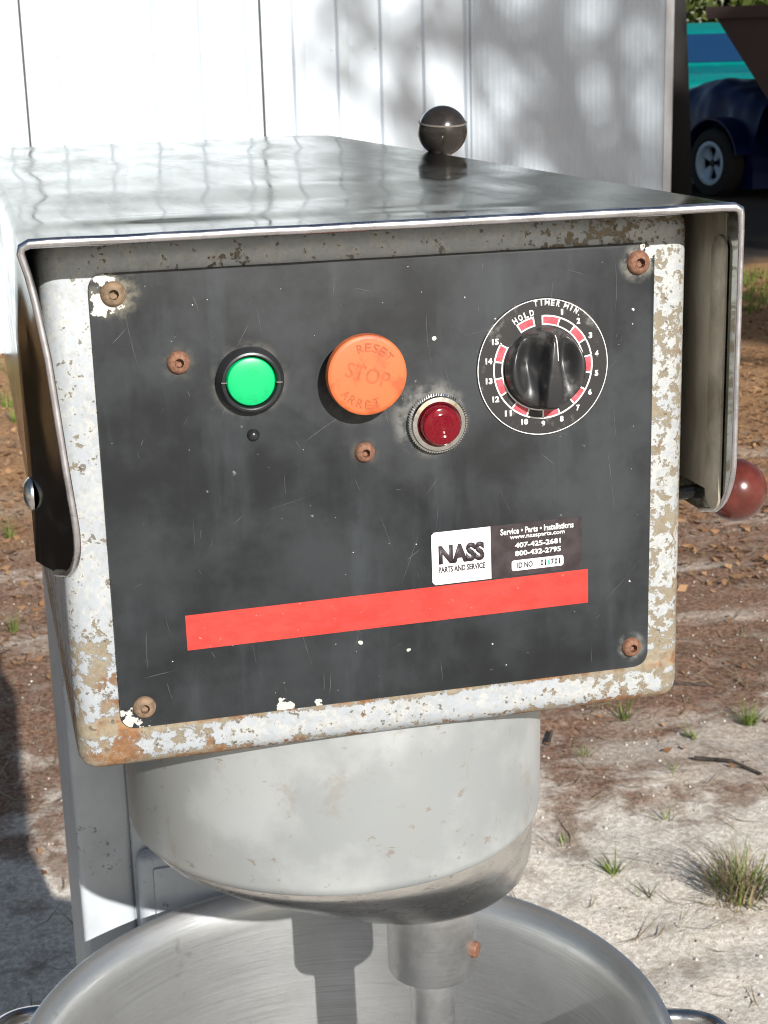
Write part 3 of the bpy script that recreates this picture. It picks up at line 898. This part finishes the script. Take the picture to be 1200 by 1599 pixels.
part('pin', lathe('pn', [(0.0, 0.0058), (0.0050, 0.0055), (0.0058, 0.0044), (0.0058, -0.004)], 16), M_RUST, sh, mw=pinm)
part('beater', tube('bt', [(CX+0.075*math.sin(R(a)), CY, G-0.66-0.05*0+0.0-0.085*(1-math.cos(R(a)))) for a in range(-100, 101, 10)], 0.009, 10), M_SHAFT, sh)
# column
part('column_panel', box('cp', (-0.1655, 0.400, 0.10), (-0.1225, 0.700, G-0.13), 0.005, 3), M_PAINT2)
part('column', box('cl', (-0.1230, 0.404, 0.10), (0.072, 0.560, G-0.13), 0.004, 3), M_PAINT2)
slide = part('bowl_slide', box('bs', (-0.1195, 0.3845, 0.45), (0.070, 0.4035, G-0.393), 0.008, 3), M_PAINT2)
part('slide_strip', box('ss', (-0.1075, 0.3815, 0.45), (0.060, 0.3850, G-0.404), 0.002, 2), M_PAINT2, slide)
part('bowl_support', box('by', (-0.07, 0.02, G-0.90), (0.07, 0.402, G-0.847), 0.008, 2), M_PAINT2)
part('base', box('bb', (-0.24, 0.02, -0.01), (0.24, 0.86, 0.12), 0.03, 4), M_PAINT2)
# gear lever (black ball) and bowl lock lever (red ball)
gl = part('gear_lever', tube('gv', [(0.160, 0.535, G-0.03), (0.1925, 0.535, G-0.02), (0.1925, 0.535, G+0.08), (0.1920, 0.54, G+0.142)], 0.005, 10), M_SHAFT)
BC = Vector((0.1920, 0.540, G+0.1590))
sph = [(0.0209*math.sin(R(a)), 0.0209*math.cos(R(a))) for a in range(0, 181, 6)]
part('ball_knob', lathe('bk', sph, 40), M_BALL, gl, mw=Matrix.Translation(BC) @ Matrix.Rotation(R(8), 4, 'X'))
part('ball_seam', ring('bs', 0.0196, 0.0205, 0.0064, 0.0077, n=48), M_BALLRING, gl, mw=Matrix.Translation(BC) @ Matrix.Rotation(R(8), 4, 'X'))
part('ferrule', lathe('fe', [(0.0075, -0.020), (0.0075, -0.0165), (0.0060, -0.0165)], 20), M_CHROME, gl, mw=Matrix.Translation(BC))
ll = part('lock_lever', tube('lv', [(0.150, 0.030, G-0.030), (0.196, 0.006, G-0.0205)], 0.004, 10), M_BLK)
RC = Vector((0.1995, -0.004, G-0.0200))
sph = [(0.0177*math.sin(R(a)), 0.0177*math.cos(R(a))) for a in range(0, 181, 6)]
part('ball_knob', lathe('rb', sph, 40), M_RBALL, ll, mw=Matrix.Translation(RC))

# ------------------------------------------------------------------ mixing bowl
bowl = empty('mixing_bowl', (-0.003, 0.15, G-0.862), 'round brushed steel mixing bowl hanging under the drum', 'bowl')
ZR = -0.430
BM = Matrix.Translation((-0.003, 0.150, G))
prof = [(0.2270, ZR-0.010), (0.2300, ZR-0.006), (0.2308, ZR-0.002), (0.2300, ZR+0.001), (0.2270, ZR+0.0015), (0.2230, ZR-0.001), (0.2180, ZR-0.008), (0.2155, ZR-0.014), (0.2140, ZR-0.024),
        (0.2125, ZR-0.06), (0.209, ZR-0.12), (0.203, ZR-0.18), (0.190, ZR-0.25), (0.165, ZR-0.315), (0.125, ZR-0.365), (0.07, ZR-0.393), (0.0, ZR-0.40)]
outer = [(0.0, ZR-0.416), (0.07, ZR-0.410), (0.13, ZR-0.380), (0.172, ZR-0.325), (0.198, ZR-0.255), (0.211, ZR-0.18), (0.217, ZR-0.10), (0.2205, ZR-0.03), (0.2270, ZR-0.010)]
BS = 0.2265/0.2305
part('bowl_shell', lathe('bw', [(r*BS, z) for r, z in outer[:-1]+prof], 160, 60), M_BOWL, bowl, mw=BM)
for az in (152, -7):
    ca, sa = math.cos(R(az)), math.sin(R(az))
    pts = []
    for k in range(33):
        th = math.pi*k/32
        u = -0.060*math.copysign(abs(math.cos(th))**0.45, math.cos(th))
        d = 0.206 + 0.078*math.sin(th)**0.55
        pts.append((-0.003 + ca*d - sa*u, 0.150 + sa*d + ca*u, G+ZR-0.050))
    part('handle', tube('hd', pts, 0.0065, 12), M_SHAFT, bowl)

# ------------------------------------------------------------------ vegetation helpers
def leaf_mat(name, a, b, tr=0.4):
    t = NT(name)
    g = t.n('ShaderNodeNewGeometry')
    c = t.mix(g.outputs['Random Per Island'], a, b)
    t.set(Base_Color=c, Roughness=0.55)
    t.b.inputs['Specular IOR Level'].default_value = 0.3
    tl = t.n('ShaderNodeBsdfTranslucent'); t.link(c, tl.inputs[0])
    mx = t.n('ShaderNodeMixShader'); mx.inputs[0].default_value = tr
    t.link(t.b.outputs[0], mx.inputs[1]); t.link(tl.outputs[0], mx.inputs[2])
    t.link(mx.outputs[0], t.t.nodes['Material Output'].inputs[0])
    return t.m
M_LEAF = leaf_mat('oak_leaf', (0.045, 0.075, 0.018), (0.10, 0.14, 0.03))
M_LEAFY = leaf_mat('sunny_leaf', (0.07, 0.10, 0.02), (0.15, 0.18, 0.05))
M_GRASS = leaf_mat('grass_blade', (0.10, 0.15, 0.028), (0.25, 0.30, 0.075), 0.35)
M_STRAW = leaf_mat('dry_stalk', (0.20, 0.15, 0.09), (0.40, 0.32, 0.20), 0.2)
M_DARKSTALK = leaf_mat('dark_stalk', (0.07, 0.05, 0.04), (0.14, 0.10, 0.08), 0.1)
M_DEADLEAF = leaf_mat('dead_leaf', (0.16, 0.075, 0.033), (0.42, 0.25, 0.13), 0.2)
t = NT('bark')
n1 = t.noise(14, 7, 0.65, t.obj((1, 1, 0.25)))
t.set(Base_Color=t.mix(t.ramp(n1, 0.35, 0.65), (0.028, 0.022, 0.018), (0.085, 0.066, 0.052)), Roughness=0.9)
t.bump(n1, 0.8, 0.02)
M_BARK = t.m

def quads(c, L, W, seed=0, bend=0.0):
    """leaf-sized kite faces at centres c"""
    r = np.random.default_rng(seed)
    n = len(c)
    d = r.normal(size=(n, 3)); d /= np.linalg.norm(d, axis=1)[:, None]
    e = r.normal(size=(n, 3)); e -= d*(d*e).sum(1)[:, None]; e /= np.linalg.norm(e, axis=1)[:, None]
    k = L*(0.6+0.8*r.random(n))[:, None]; w_ = k*W/L
    V = np.stack([c-d*k*0.5, c+e*w_*0.5, c+d*k*0.5, c-e*w_*0.5], 1).reshape(-1, 3)
    return V, np.arange(4*n).reshape(n, 4)
def np_mesh(name, V, F):
    me = bpy.data.meshes.new(name)
    n, k = F.shape
    me.vertices.add(len(V)); me.vertices.foreach_set('co', np.asarray(V, np.float32).ravel())
    me.loops.add(n*k); me.loops.foreach_set('vertex_index', F.astype(np.int32).ravel())
    me.polygons.add(n); me.polygons.foreach_set('loop_start', np.arange(0, n*k, k, dtype=np.int32))
    me.update(calc_edges=True)
    return me
def tree(name, base, h, tr, blobs, nleaf, L, seed, label, mat=M_LEAF, group=None, bark=None):
    """trunk and limbs as tubes, crown of leaf faces gathered in clumps round the blobs"""
    r = np.random.default_rng(seed)
    root = empty(name, base, label, 'tree', group)
    bx, by, bz = base
    parts = []
    tp = [(bx + 0.12*math.sin(i*1.1+seed)*min(1, i/3), by + 0.12*math.cos(i*0.9+seed)*min(1, i/3), bz - 0.15 + h*i/8) for i in range(9)]
    parts.append(tube_data(tp, [tr*(1.25 if i == 0 else 1)*(1-0.07*i) for i in range(9)], 12))
    C = []
    for (cx_, cy_, cz_, rx, ry, rz, k) in blobs:
        s0 = Vector(tp[random.randint(4, 7)])
        e0 = Vector((cx_, cy_, cz_))
        m0 = (s0+e0)/2 + Vector((0, 0, 0.3))
        parts.append(tube_data([s0, s0*0.6+m0*0.4, m0, m0*0.4+e0*0.6, e0], [tr*0.45, tr*0.36, tr*0.28, tr*0.2, tr*0.1], 7))
        nc = max(6, int(26*k))
        for q_ in range(nc):
            v = r.normal(size=3); v /= np.linalg.norm(v); v *= r.random()**0.4
            cc = np.array([cx_+v[0]*rx, cy_+v[1]*ry, cz_+v[2]*rz])
            m = int(nleaf*k/nc)
            C.append(cc + r.normal(size=(m, 3))*np.array([rx, ry, rz])*0.14)
            if q_ % 2 == 0:
                p1 = Vector(cc.tolist())
                parts.append(tube_data([e0*0.7+m0*0.3, (e0+p1)/2+Vector((0, 0, 0.08)), p1], [tr*0.10, tr*0.06, tr*0.02], 5))
    put('trunk', join('tk', parts, True), bark or M_BARK, root)
    put('crown', np_mesh('cr', *quads(np.concatenate(C), L, L*0.55, seed)), mat, root)
    return root
# two big oaks behind the photographer; their shade falls on the shed door and the yard beyond
def shade(s_, z, d=21.2):
    p = wp3(s_, 0, z) + tosun*(d/(-tosun.y))
    return p
bl = []
for s_, z, rx, rz, k in ((2.05, 1.80, 0.22, 0.30, 0.30), (2.45, 1.85, 0.30, 0.25, 0.40), (2.80, 1.55, 0.30, 0.30, 0.55), (3.15, 1.85, 0.35, 0.35, 0.55), (3.50, 1.55, 0.35, 0.40, 0.75), (3.85, 1.75, 0.30, 0.45, 0.6), (3.10, 1.05, 0.32, 0.35, 0.50),
                        (3.50, 0.85, 0.35, 0.40, 0.65), (3.85, 0.95, 0.30, 0.45, 0.65), (3.85, 0.3, 0.3, 0.35, 0.4), (2.30, 1.30, 0.16, 0.18, 0.14), (1.80, 1.45, 0.14, 0.14, 0.10), (2.30, 2.45, 0.5, 0.4, 0.7), (3.1, 2.6, 0.6, 0.45, 0.9), (3.8, 2.7, 0.6, 0.5, 0.9), (2.8, 3.2, 0.6, 0.4, 0.8)):
    p = shade(s_, z)
    bl.append((p.x, p.y, p.z, rx, 0.8, rz, k))
tree('oak_tree', (8.2, -13.6, 0), 12.0, 0.26, bl, 190, 0.15, 3, 'tall open oak whose leaves dapple the shed wall')
bl = []
for x_, y_, k in ((7.0, 12.0, 1), (8.5, 13, 1), (10.0, 13, 1), (7.6, 15, 1), (9.2, 16, 1), (11, 16, 1), (8.4, 18, 1), (10.2, 19.5, 1), (12.5, 18, 1), (6.2, 11.2, 0.8)):
    p = Vector((x_, y_, 0.8)) + tosun*((y_+13)/(-tosun.y))
    bl.append((p.x, p.y + 0.5*math.sin(x_*3), p.z, 1.3, 1.2, 1.0, k))
tree('oak_tree', (13.6, -13.4, 0), 13.0, 0.34, bl, 4200, 0.22, 5, 'dense dark oak shading the parked trailer yard')
bl = []  # unseen oak, added so the left flange mirrors shaded ground
for x_, y_ in ((-1.9, 2.2), (-3.2, 2.0), (-2.6, 3.6), (-4.2, 3.6), (-3.4, 5.2), (-5.2, 5.0), (-1.7, 1.0), (-3.4, 0.6)):
    p = Vector((x_, y_, 0.2)) + tosun*((y_+13)/(-tosun.y))
    bl.append((p.x, p.y + 0.4*math.sin(x_*3), p.z, 0.85, 1.0, 0.6, 1))
tree('oak_tree', (-1.2, -13.6, 0), 7.6, 0.3, bl, 3000, 0.2, 6, 'unseen low oak added to shade the leaf-strewn ground beside the mixer')
# slim pine just past the shed corner
tree('pine_tree', (6.03, 13.0, 0), 9, 0.16, [(6.0, 13, 8.6, 1.3, 1.3, 1.0, 0.8), (6.3, 12.8, 9.8, 1.0, 1.0, 1.0, 0.6)], 2500, 0.2, 9, 'slim dark trunk standing just past the shed corner', bark=plain('shade_darkened_bark', (0.012, 0.010, 0.009), 0.9, 0, 0.4, 9))  # trunk's shade is put into its near-black bark colour
# sunlit trees far behind the vehicles
for i, (x, y, sd) in enumerate(((15.2, 36, 21), (18.2, 37, 22), (21.5, 38, 23), (12.6, 41, 24), (25.5, 40, 25))):
    tree('background_tree', (x, y, 0), 4.2, 0.2,
         [(x, y-0.4, 2.6, 1.6, 1.4, 1.3, 1), (x+1.1, y, 4.2, 1.5, 1.4, 1.3, 1), (x-1.2, y, 4.4, 1.5, 1.4, 1.3, 1), (x+0.3, y-0.5, 6.2, 1.8, 1.5, 1.4, 1.2), (x+0.6, y-0.9, 1.2, 1.5, 1.0, 0.9, 0.7)], 900, 0.34, sd,
         'sunlit yellow-green tree beyond the parked vehicles', M_LEAFY, 'trees beyond the yard')
# dark wood to the left of the shed, out of frame but mirrored in the bent flange
for i, (x, y, sd) in enumerate(((-5.4, 9.4, 31), (-8.0, 8.2, 32), (-10.5, 6.5, 33), (-7.0, 11.0, 34))):
    tree('yard_tree', (x, y, 0), 5.2, 0.2,
         [(x, y, 1.7, 1.5, 1.3, 1.3, 1), (x+0.9, y, 3.6, 1.5, 1.4, 1.3, 1), (x-1.0, y, 3.8, 1.5, 1.4, 1.3, 1), (x+0.2, y, 5.4, 1.7, 1.5, 1.3, 1.1)], 900, 0.30, sd,
         'dark leafy tree growing past the shed end', M_LEAF, 'trees past the shed end')

# ------------------------------------------------------------------ things standing in the shaded yard
M_TARP = plain('blue_tarp', (0.003, 0.011, 0.075), 0.38, 0, 0.3, 7, 0.3, 12)
M_TYRE = plain('tyre_rubber', (0.012, 0.012, 0.013), 0.8, 0, 0.2, 20)
M_RIM = plain('pale_rim', (0.42, 0.56, 0.68), 0.4, 0.0, 0.1, 14)
M_MAROON = plain('maroon_steel', (0.030, 0.012, 0.011), 0.55, 0.0, 0.35, 3)
M_TEAL = plain('teal_car_paint', (0.0, 0.15, 0.14), 0.25, 0, 0.05, 3, coat=0.6)
M_CARGLASS = plain('car_glass', (0.006, 0.03, 0.08), 0.06, 0, 0.0, coat=0.8)
M_CARDARK = plain('car_dark_trim', (0.015, 0.015, 0.016), 0.6)
def wheel(parent, c, rad, wid, ax, rimm=M_RIM):
    """wheel whose outer face looks along ax"""
    q_ = Vector(ax).to_track_quat('Z', 'Y').to_matrix().to_4x4()
    m_ = Matrix.Translation(c) @ q_
    wv = put('wheel', lathe('ty', [(rad*0.62, wid*0.42), (rad*0.70, wid*0.5), (rad*0.92, wid*0.46), (rad, wid*0.3), (rad, -wid*0.3), (rad*0.92, -wid*0.46), (rad*0.62, -wid*0.4)], 40), M_TYRE, parent, mw=m_)
    put('rim', lathe('rm', [(rad*0.64, wid*0.47), (rad*0.60, wid*0.50), (rad*0.52, wid*0.48), (rad*0.49, wid*0.30), (rad*0.47, wid*0.12)], 40), rimm, wv, mw=m_)
    for k in range(4):
        a0 = 90*k+20
        put('spoke', ring('sp', rad*0.10, rad*0.5, wid*0.10, wid*0.26, a0, a0+42, 6), rimm, wv, mw=m_)
    put('hub', lathe('hb', [(0.0, wid*0.34), (rad*0.10, wid*0.32), (rad*0.13, wid*0.1)], 20), M_CARDARK, wv, mw=m_)
# tarp-covered trailer
ct = empty('covered_trailer', (7.93, 15.90, 0), 'low trailer covered by a blue tarp, pale spoked wheel showing', 'trailer')
CT = Matrix.Translation((7.93, 15.90, 0)) @ Matrix.Rotation(R(13), 4, 'Z')
def tarp_fn(u, v):
    a = math.pi*v                       # over the load from one side to the other
    y = -1.25 + 2.6*u
    hgt = 0.98 + 0.12*math.sin(u*5+0.4) - 0.30*max(0, 0.4-u)
    e = abs(math.cos(a))**0.45*math.copysign(1, math.cos(a))
    x = -0.62*e
    z = 0.10 + hgt*max(0.0, math.sin(a))**0.42
    k = 0.035*noise.noise((x*3.1, y*3, z*2.0)) + 0.02*noise.noise((x*9, y*7, z*3))
    return (x-k*1.2*e, y, z+k)
put('tarp', mesh('tp', *grid(tarp_fn, 60, 48), smooth=True), M_TARP, ct, mw=CT)
for u in (0.0, 1.0):
    vs = [tarp_fn(u, j/40) for j in range(41)]
    put('tarp_end', mesh('te', vs, [tuple(range(41))]), M_TARP, ct, mw=CT)
put('frame', box('fr', (-0.50, -1.2, 0.22), (0.50, 1.3, 0.34)), M_CARDARK, ct, mw=CT)
put('drawbar', box('db', (-0.06, -2.2, 0.25), (0.06, -1.2, 0.33)), M_CARDARK, ct, mw=CT)
for sd in (-1, 1):
    ax = CT.to_3x3() @ Vector((sd, 0, 0))
    wheel(ct, CT @ Vector((sd*0.72, -0.80, 0.345)), 0.35, 0.22, ax)
    put('fender', ring('fd', 0.42, 0.44, -0.13, 0.13, -80, 80, 20), M_TARP, ct, mw=Matrix.Translation(CT @ Vector((sd*0.70, -0.80, 0.365))) @ ax.to_track_quat('Z', 'Y').to_matrix().to_4x4())
# maroon dump trailer with a sloping front
dt = empty('dump_trailer', (9.2, 15.0, 0), 'big dark maroon steel dump trailer with sloping front', 'trailer')
def hopper(name, x0, x1, x2, x3, y0, y1, z0, z1, th=0.05):
    o = [(x0, z1), (x3, z1), (x2, z0), (x1, z0)]
    vs = [(x, y, z) for y in (y0, y1) for x, z in o]
    cx_ = (x0+x3)/2
    i_ = [(x0+th*1.6, z1), (x3-th*1.6, z1), (x2-th, z0+th), (x1+th, z0+th)]
    vs += [(x, y, z) for y in (y0+th, y1-th) for x, z in i_]
    fs = [(0, 3, 2, 1), (4, 5, 6, 7), (0, 4, 7, 3), (1, 2, 6, 5), (3, 7, 6, 2), (8, 9, 10, 11), (12, 15, 14, 13), (8, 11, 15, 12), (9, 13, 14, 10), (11, 10, 14, 15),
          (0, 1, 9, 8), (4, 12, 13, 5), (0, 8, 12, 4), (1, 5, 13, 9)]
    return mesh(name, vs, fs)
DM = Matrix.Translation((6.85, 14.0, 0)) @ Matrix.Rotation(R(-27), 4, 'Z') @ Matrix.Translation((-6.85, -14.0, 0))
put('dump_body', hopper('dbd', 6.85, 7.65, 11.2, 11.6, 14.0, 15.9, 0.62, 1.83), M_MAROON, dt, mw=DM)
for x in (8.0, 8.9, 9.8, 10.7):
    put('side_rib', box('rb', (x, 13.94, 0.64), (x+0.08, 13.998, 1.80)), M_MAROON, dt, mw=DM)
put('top_rail', box('tr', (6.80, 13.93, 1.76), (11.65, 13.996, 1.87)), M_MAROON, dt, mw=DM)
put('chassis', box('ch', (7.7, 14.4, 0.40), (11.4, 15.5, 0.615)), M_CARDARK, dt, mw=DM)
for x in (9.4, 10.3):
    for y, a in ((13.95, -1), (15.95, 1)):
        wheel(dt, DM @ Vector((x, y, 0.38)), 0.38, 0.24, DM.to_3x3() @ Vector((0, a, 0)), M_CARDARK)
# teal van farther back
tv = empty('parked_van', (12.6, 26, 0), 'teal van with a blue windscreen parked deep in the yard', 'van')
sec = [(0.0, 0.45), (0.0, 0.95), (0.35, 1.10), (1.05, 1.22), (1.55, 1.78), (1.9, 1.95), (4.2, 1.95), (4.5, 1.80), (4.6, 1.0), (4.6, 0.45)]
vs = []
for sd, k in ((0.93, 1.0), (-0.93, 1.0)):
    for yy_, z in sec:
        vs.append((sd*(1.0 - 0.12*max(0, z-1.1)), yy_, z))
n = len(sec)
fs = [tuple(range(n)), tuple(reversed(range(n, 2*n)))] + [(i, n+i, n+(i+1) % n, (i+1) % n) for i in range(n)]
VM = Matrix.Translation((12.05, 24.7, 0)) @ Matrix.Rotation(R(-22), 4, 'Z')
bm = bmesh.new(); bv = [bm.verts.new(v) for v in vs]
for f in fs: bm.faces.new([bv[i] for i in f])
bmesh.ops.bevel(bm, geom=bm.edges[:], offset=0.06, segments=3, profile=0.5, affect='EDGES')
put('body', bm_mesh('vb', bm, True, 50), M_TEAL, tv, mw=VM)
ws_ = [(-0.76, 1.10, 1.275), (0.76, 1.10, 1.275), (0.70, 1.50, 1.74), (-0.70, 1.50, 1.74)]
nv = Vector((0, -0.76, 0.65))*0.022
vs = [Vector(p)+nv for p in ws_] + [Vector(p)-nv for p in ws_]
put('windscreen', mesh('wsn', vs, [(0, 1, 2, 3), (7, 6, 5, 4), (0, 4, 5, 1), (1, 5, 6, 2), (2, 6, 7, 3), (3, 7, 4, 0)]), M_CARGLASS, tv, mw=VM)
for sd in (-1, 1):
    for y0, y1 in ((1.75, 2.6), (2.75, 4.2)):
        put('side_window', box('sw', (sd*0.845, y0, 1.25), (sd*0.90, y1, 1.70), 0.02), M_CARGLASS, tv, mw=VM)
    put('headlight', box('hl', (sd*0.52, -0.03, 0.72), (sd*0.82, 0.03, 0.90), 0.02), M_CHROME, tv, mw=VM)
put('bumper', box('bp', (-0.90, -0.10, 0.40), (0.90, 0.05, 0.62), 0.03), M_CARDARK, tv, mw=VM)
for sd in (-1, 1):
    for y0 in (0.85, 3.7):
        c = VM @ Vector((sd*0.82, y0, 0.34))
        wheel(tv, c, 0.34, 0.22, VM.to_3x3() @ Vector((sd, 0, 0)), M_CHROME)

# ------------------------------------------------------------------ litter and grass on the ground
def zone(n, seed, x0, x1, y0, y1, p=1.0):
    r = np.random.default_rng(seed)
    y = y0+(y1-y0)*r.random(n)**p
    x = x0+(x1-x0)*r.random(n)
    keep = ~((np.abs(x) < 0.26) & (y < 0.9))
    return x[keep], y[keep]
def flat_leaves(x, y, L, W, seed, lift=0.006, tilt=0.5):
    r = np.random.default_rng(seed)
    n = len(x)
    z = np.array([gh(a, b) for a, b in zip(x, y)])+lift
    a = r.random(n)*2*np.pi
    k = L*(0.5+r.random(n)); w_ = W*(0.5+r.random(n))
    d = np.stack([np.cos(a), np.sin(a), r.normal(size=n)*tilt*0.4], 1); e = np.stack([-np.sin(a), np.cos(a), r.normal(size=n)*tilt], 1)
    c = np.stack([x, y, z], 1)
    up = np.zeros((n, 3)); up[:, 2] = k*0.12
    V = np.stack([c-d*k[:, None]*0.5+up, c+e*w_[:, None]*0.5, c+d*k[:, None]*0.5+up, c-e*w_[:, None]*0.5], 1).reshape(-1, 3)
    return V, np.arange(4*n).reshape(n, 4)
x, y = zone(24000, 41, -1.0, 5.5, 3.2, 9.4)
xa, ya = zone(380, 45, -0.9, 2.6, 2.0, 3.6)
VA, FA = flat_leaves(x, y, 0.030, 0.015, 1)
VB, FB = flat_leaves(xa, ya, 0.020, 0.009, 3)
o = put('leaf_litter', np_mesh('ll', np.r_[VA, VB], np.r_[FA, FB+len(VA)]), M_DEADLEAF, kind='stuff')
tag(o, 'orange-brown dead leaves strewn over the bare yard', 'leaves')
x, y = zone(900, 42, -1.0, 3.0, 1.2, 3.8)
x2, y2 = zone(5200, 43, -1.0, 4.0, 2.4, 7.5)
o = put('pine_straw', np_mesh('ps', *flat_leaves(np.r_[x, x2], np.r_[y, y2], 0.10, 0.0028, 2, 0.004, 0.1)), M_STRAW, kind='stuff')
tag(o, 'thin dry straw and needles scattered over sand and soil', 'straw')
# small shell and sand crumbs
x, y = zone(9000, 44, -0.9, 2.4, 1.05, 4.6, 1.5)
r = np.random.default_rng(6)
z = np.array([gh(a, b) for a, b in zip(x, y)])
k = 0.0014 + 0.0035*r.random(len(x))**4
o8 = np.array([(1, 0, 0), (0, 1, 0), (-1, 0, 0), (0, -1, 0), (0, 0, 0.7), (0, 0, -0.5)])
V = (np.stack([x, y, z+k*0.2], 1)[:, None, :] + o8[None]*(k[:, None, None]*(0.6+0.8*r.random((len(x), 6, 1))))).reshape(-1, 3)
F = (np.arange(len(x))[:, None, None]*6 + np.array([(0, 1, 4), (1, 2, 4), (2, 3, 4), (3, 0, 4), (1, 0, 5), (2, 1, 5), (3, 2, 5), (0, 3, 5)])[None]).reshape(-1, 3)
M_PEB = leaf_mat('pale_crumb', (0.28, 0.24, 0.20), (0.62, 0.58, 0.52), 0.0)
o = put('pebbles', np_mesh('pb', V, F), M_PEB, kind='stuff')
tag(o, 'pale shell and sand crumbs lying on the ground', 'pebbles')
def blades(cx_, cy_, n, hgt, spread, seed, lean=(0, 0), wid=0.003, flop=0.6):
    r = np.random.default_rng(seed)
    vs, fs = [], []
    for i in range(n):
        a = r.random()*2*math.pi; rad = spread*r.random()**0.7
        bx, by = cx_+0.35*rad*math.cos(a), cy_+0.35*rad*math.sin(a)
        bz = gh(bx, by)-0.004
        L = hgt*(0.45+0.75*r.random())
        dx, dy = math.cos(a)*flop*r.random()+lean[0], math.sin(a)*flop*r.random()+lean[1]
        b = len(vs)
        sx_, sy_ = -math.sin(a), math.cos(a)
        for k, tt in enumerate((0, 0.4, 0.75, 1.0)):
            wd = wid*(1-tt*0.9)*(0.7+0.6*r.random())/2
            px, py = bx+dx*L*tt**1.5, by+dy*L*tt**1.5
            pz = bz+L*(tt-0.38*tt*tt*min(1.6, math.hypot(dx, dy)))
            pz = max(pz, bz+0.006)
            vs += [(px-sx_*wd, py-sy_*wd, pz), (px+sx_*wd, py+sy_*wd, pz)]
        for k in range(3): fs.append((b+2*k, b+2*k+1, b+2*k+3, b+2*k+2))
    return vs, fs
def tuft(x, y, n, hgt, spread, seed, label, group=None, lean=(0, 0), dry=0, stalk=0):
    rt_ = empty('grass_tuft', (x, y, 0), label, 'grass tuft', group)
    put('blades', mesh('bl', *blades(x, y, n, hgt, spread, seed, lean, 0.0035, 1.1)), M_GRASS, rt_)
    if dry: put('dry_blades', mesh('db', *blades(x, y, dry, hgt*0.9, spread*1.5, seed+1, (0, -0.3), 0.004, 1.1)), M_STRAW, rt_)
    if stalk: put('dead_stalks', mesh('ds', *blades(x, y, stalk, hgt*2.6, spread, seed+2, (-0.85, 0.12), 0.0016, 0.5)), M_DARKSTALK, rt_)
tuft(1.035, 1.585, 120, 0.085, 0.14, 51, 'large grass tuft with dry base and long dark dead stalks on sand', None, (0.1, 0), 150, 60)
for i, (x, y, n, h_) in enumerate(((0.845, 1.72, 26, 0.055), (1.15, 2.40, 22, 0.085), (1.40, 2.27, 60, 0.07), (1.02, 1.88, 10, 0.04), (1.13, 2.08, 10, 0.05), (0.80, 1.86, 8, 0.03), (0.87, 1.62, 8, 0.05), (1.25, 2.25, 18, 0.05), (0.98, 2.22, 14, 0.04), (1.25, 3.0, 16, 0.07), (1.45, 3.2, 16, 0.06), (1.12, 2.75, 10, 0.09),
        (-0.16, 4.4, 24, 0.09), (-0.18, 3.5, 20, 0.07), (-0.08, 6.2, 40, 0.12), (0.02, 5.6, 30, 0.10))):
    own = {0: 'low spidery grass tuft on pale sand, close to the bowl', 1: 'upright green grass sprig on brown soil behind the drum', 2: 'wide weedy clump of grass beside the bent twig', 14: 'leafy grass clump at the foot of the shed wall', 12: 'fresh green tuft among dead leaves beside the mixer column'}
    tuft(x, y, n, h_, 0.05, 60+i*5, own.get(i, 'tiny green grass tuft sprouting from bare ground'), None if i in own else 'tiny tufts on bare ground')
x, y = zone(260, 71, 2.6, 6.5, 7.6, 9.2)
x2, y2 = zone(60, 72, -0.8, 0.4, 6.6, 7.8)
parts = [blades(a, b, 14, 0.10, 0.10, 900+i, (0, 0), 0.007) for i, (a, b) in enumerate(zip(np.r_[x, x2], np.r_[y, y2]))]
o = put('lawn_patch', join('lp', parts), M_GRASS, kind='stuff')
tag(o, 'sunlit patches of short green grass along the shed', 'grass')
# twigs
for i, pts in enumerate((((1.02, 2.66, 0.02), (1.2, 2.60, 0.018), (1.42, 2.52, 0.02)), ((1.20, 2.13, 0.012), (1.26, 2.08, 0.02), (1.29, 2.0, 0.012)), ((0.93, 2.30, 0.015), (0.96, 2.36, 0.03)))):
    pts = [(p[0], p[1], gh(p[0], p[1])+0.006+0.004*(k % 2)) for k, p in enumerate(pts)]
    o = put('twig', tube('tw', pts, [0.005, 0.004, 0.003][:len(pts)], 7), M_BARK)
    tag(o, ('long thin dark twig lying behind the small tufts', 'short bent dark twig beside the weedy patch', 'tiny straight dark twig on the brown soil')[i], 'twig')
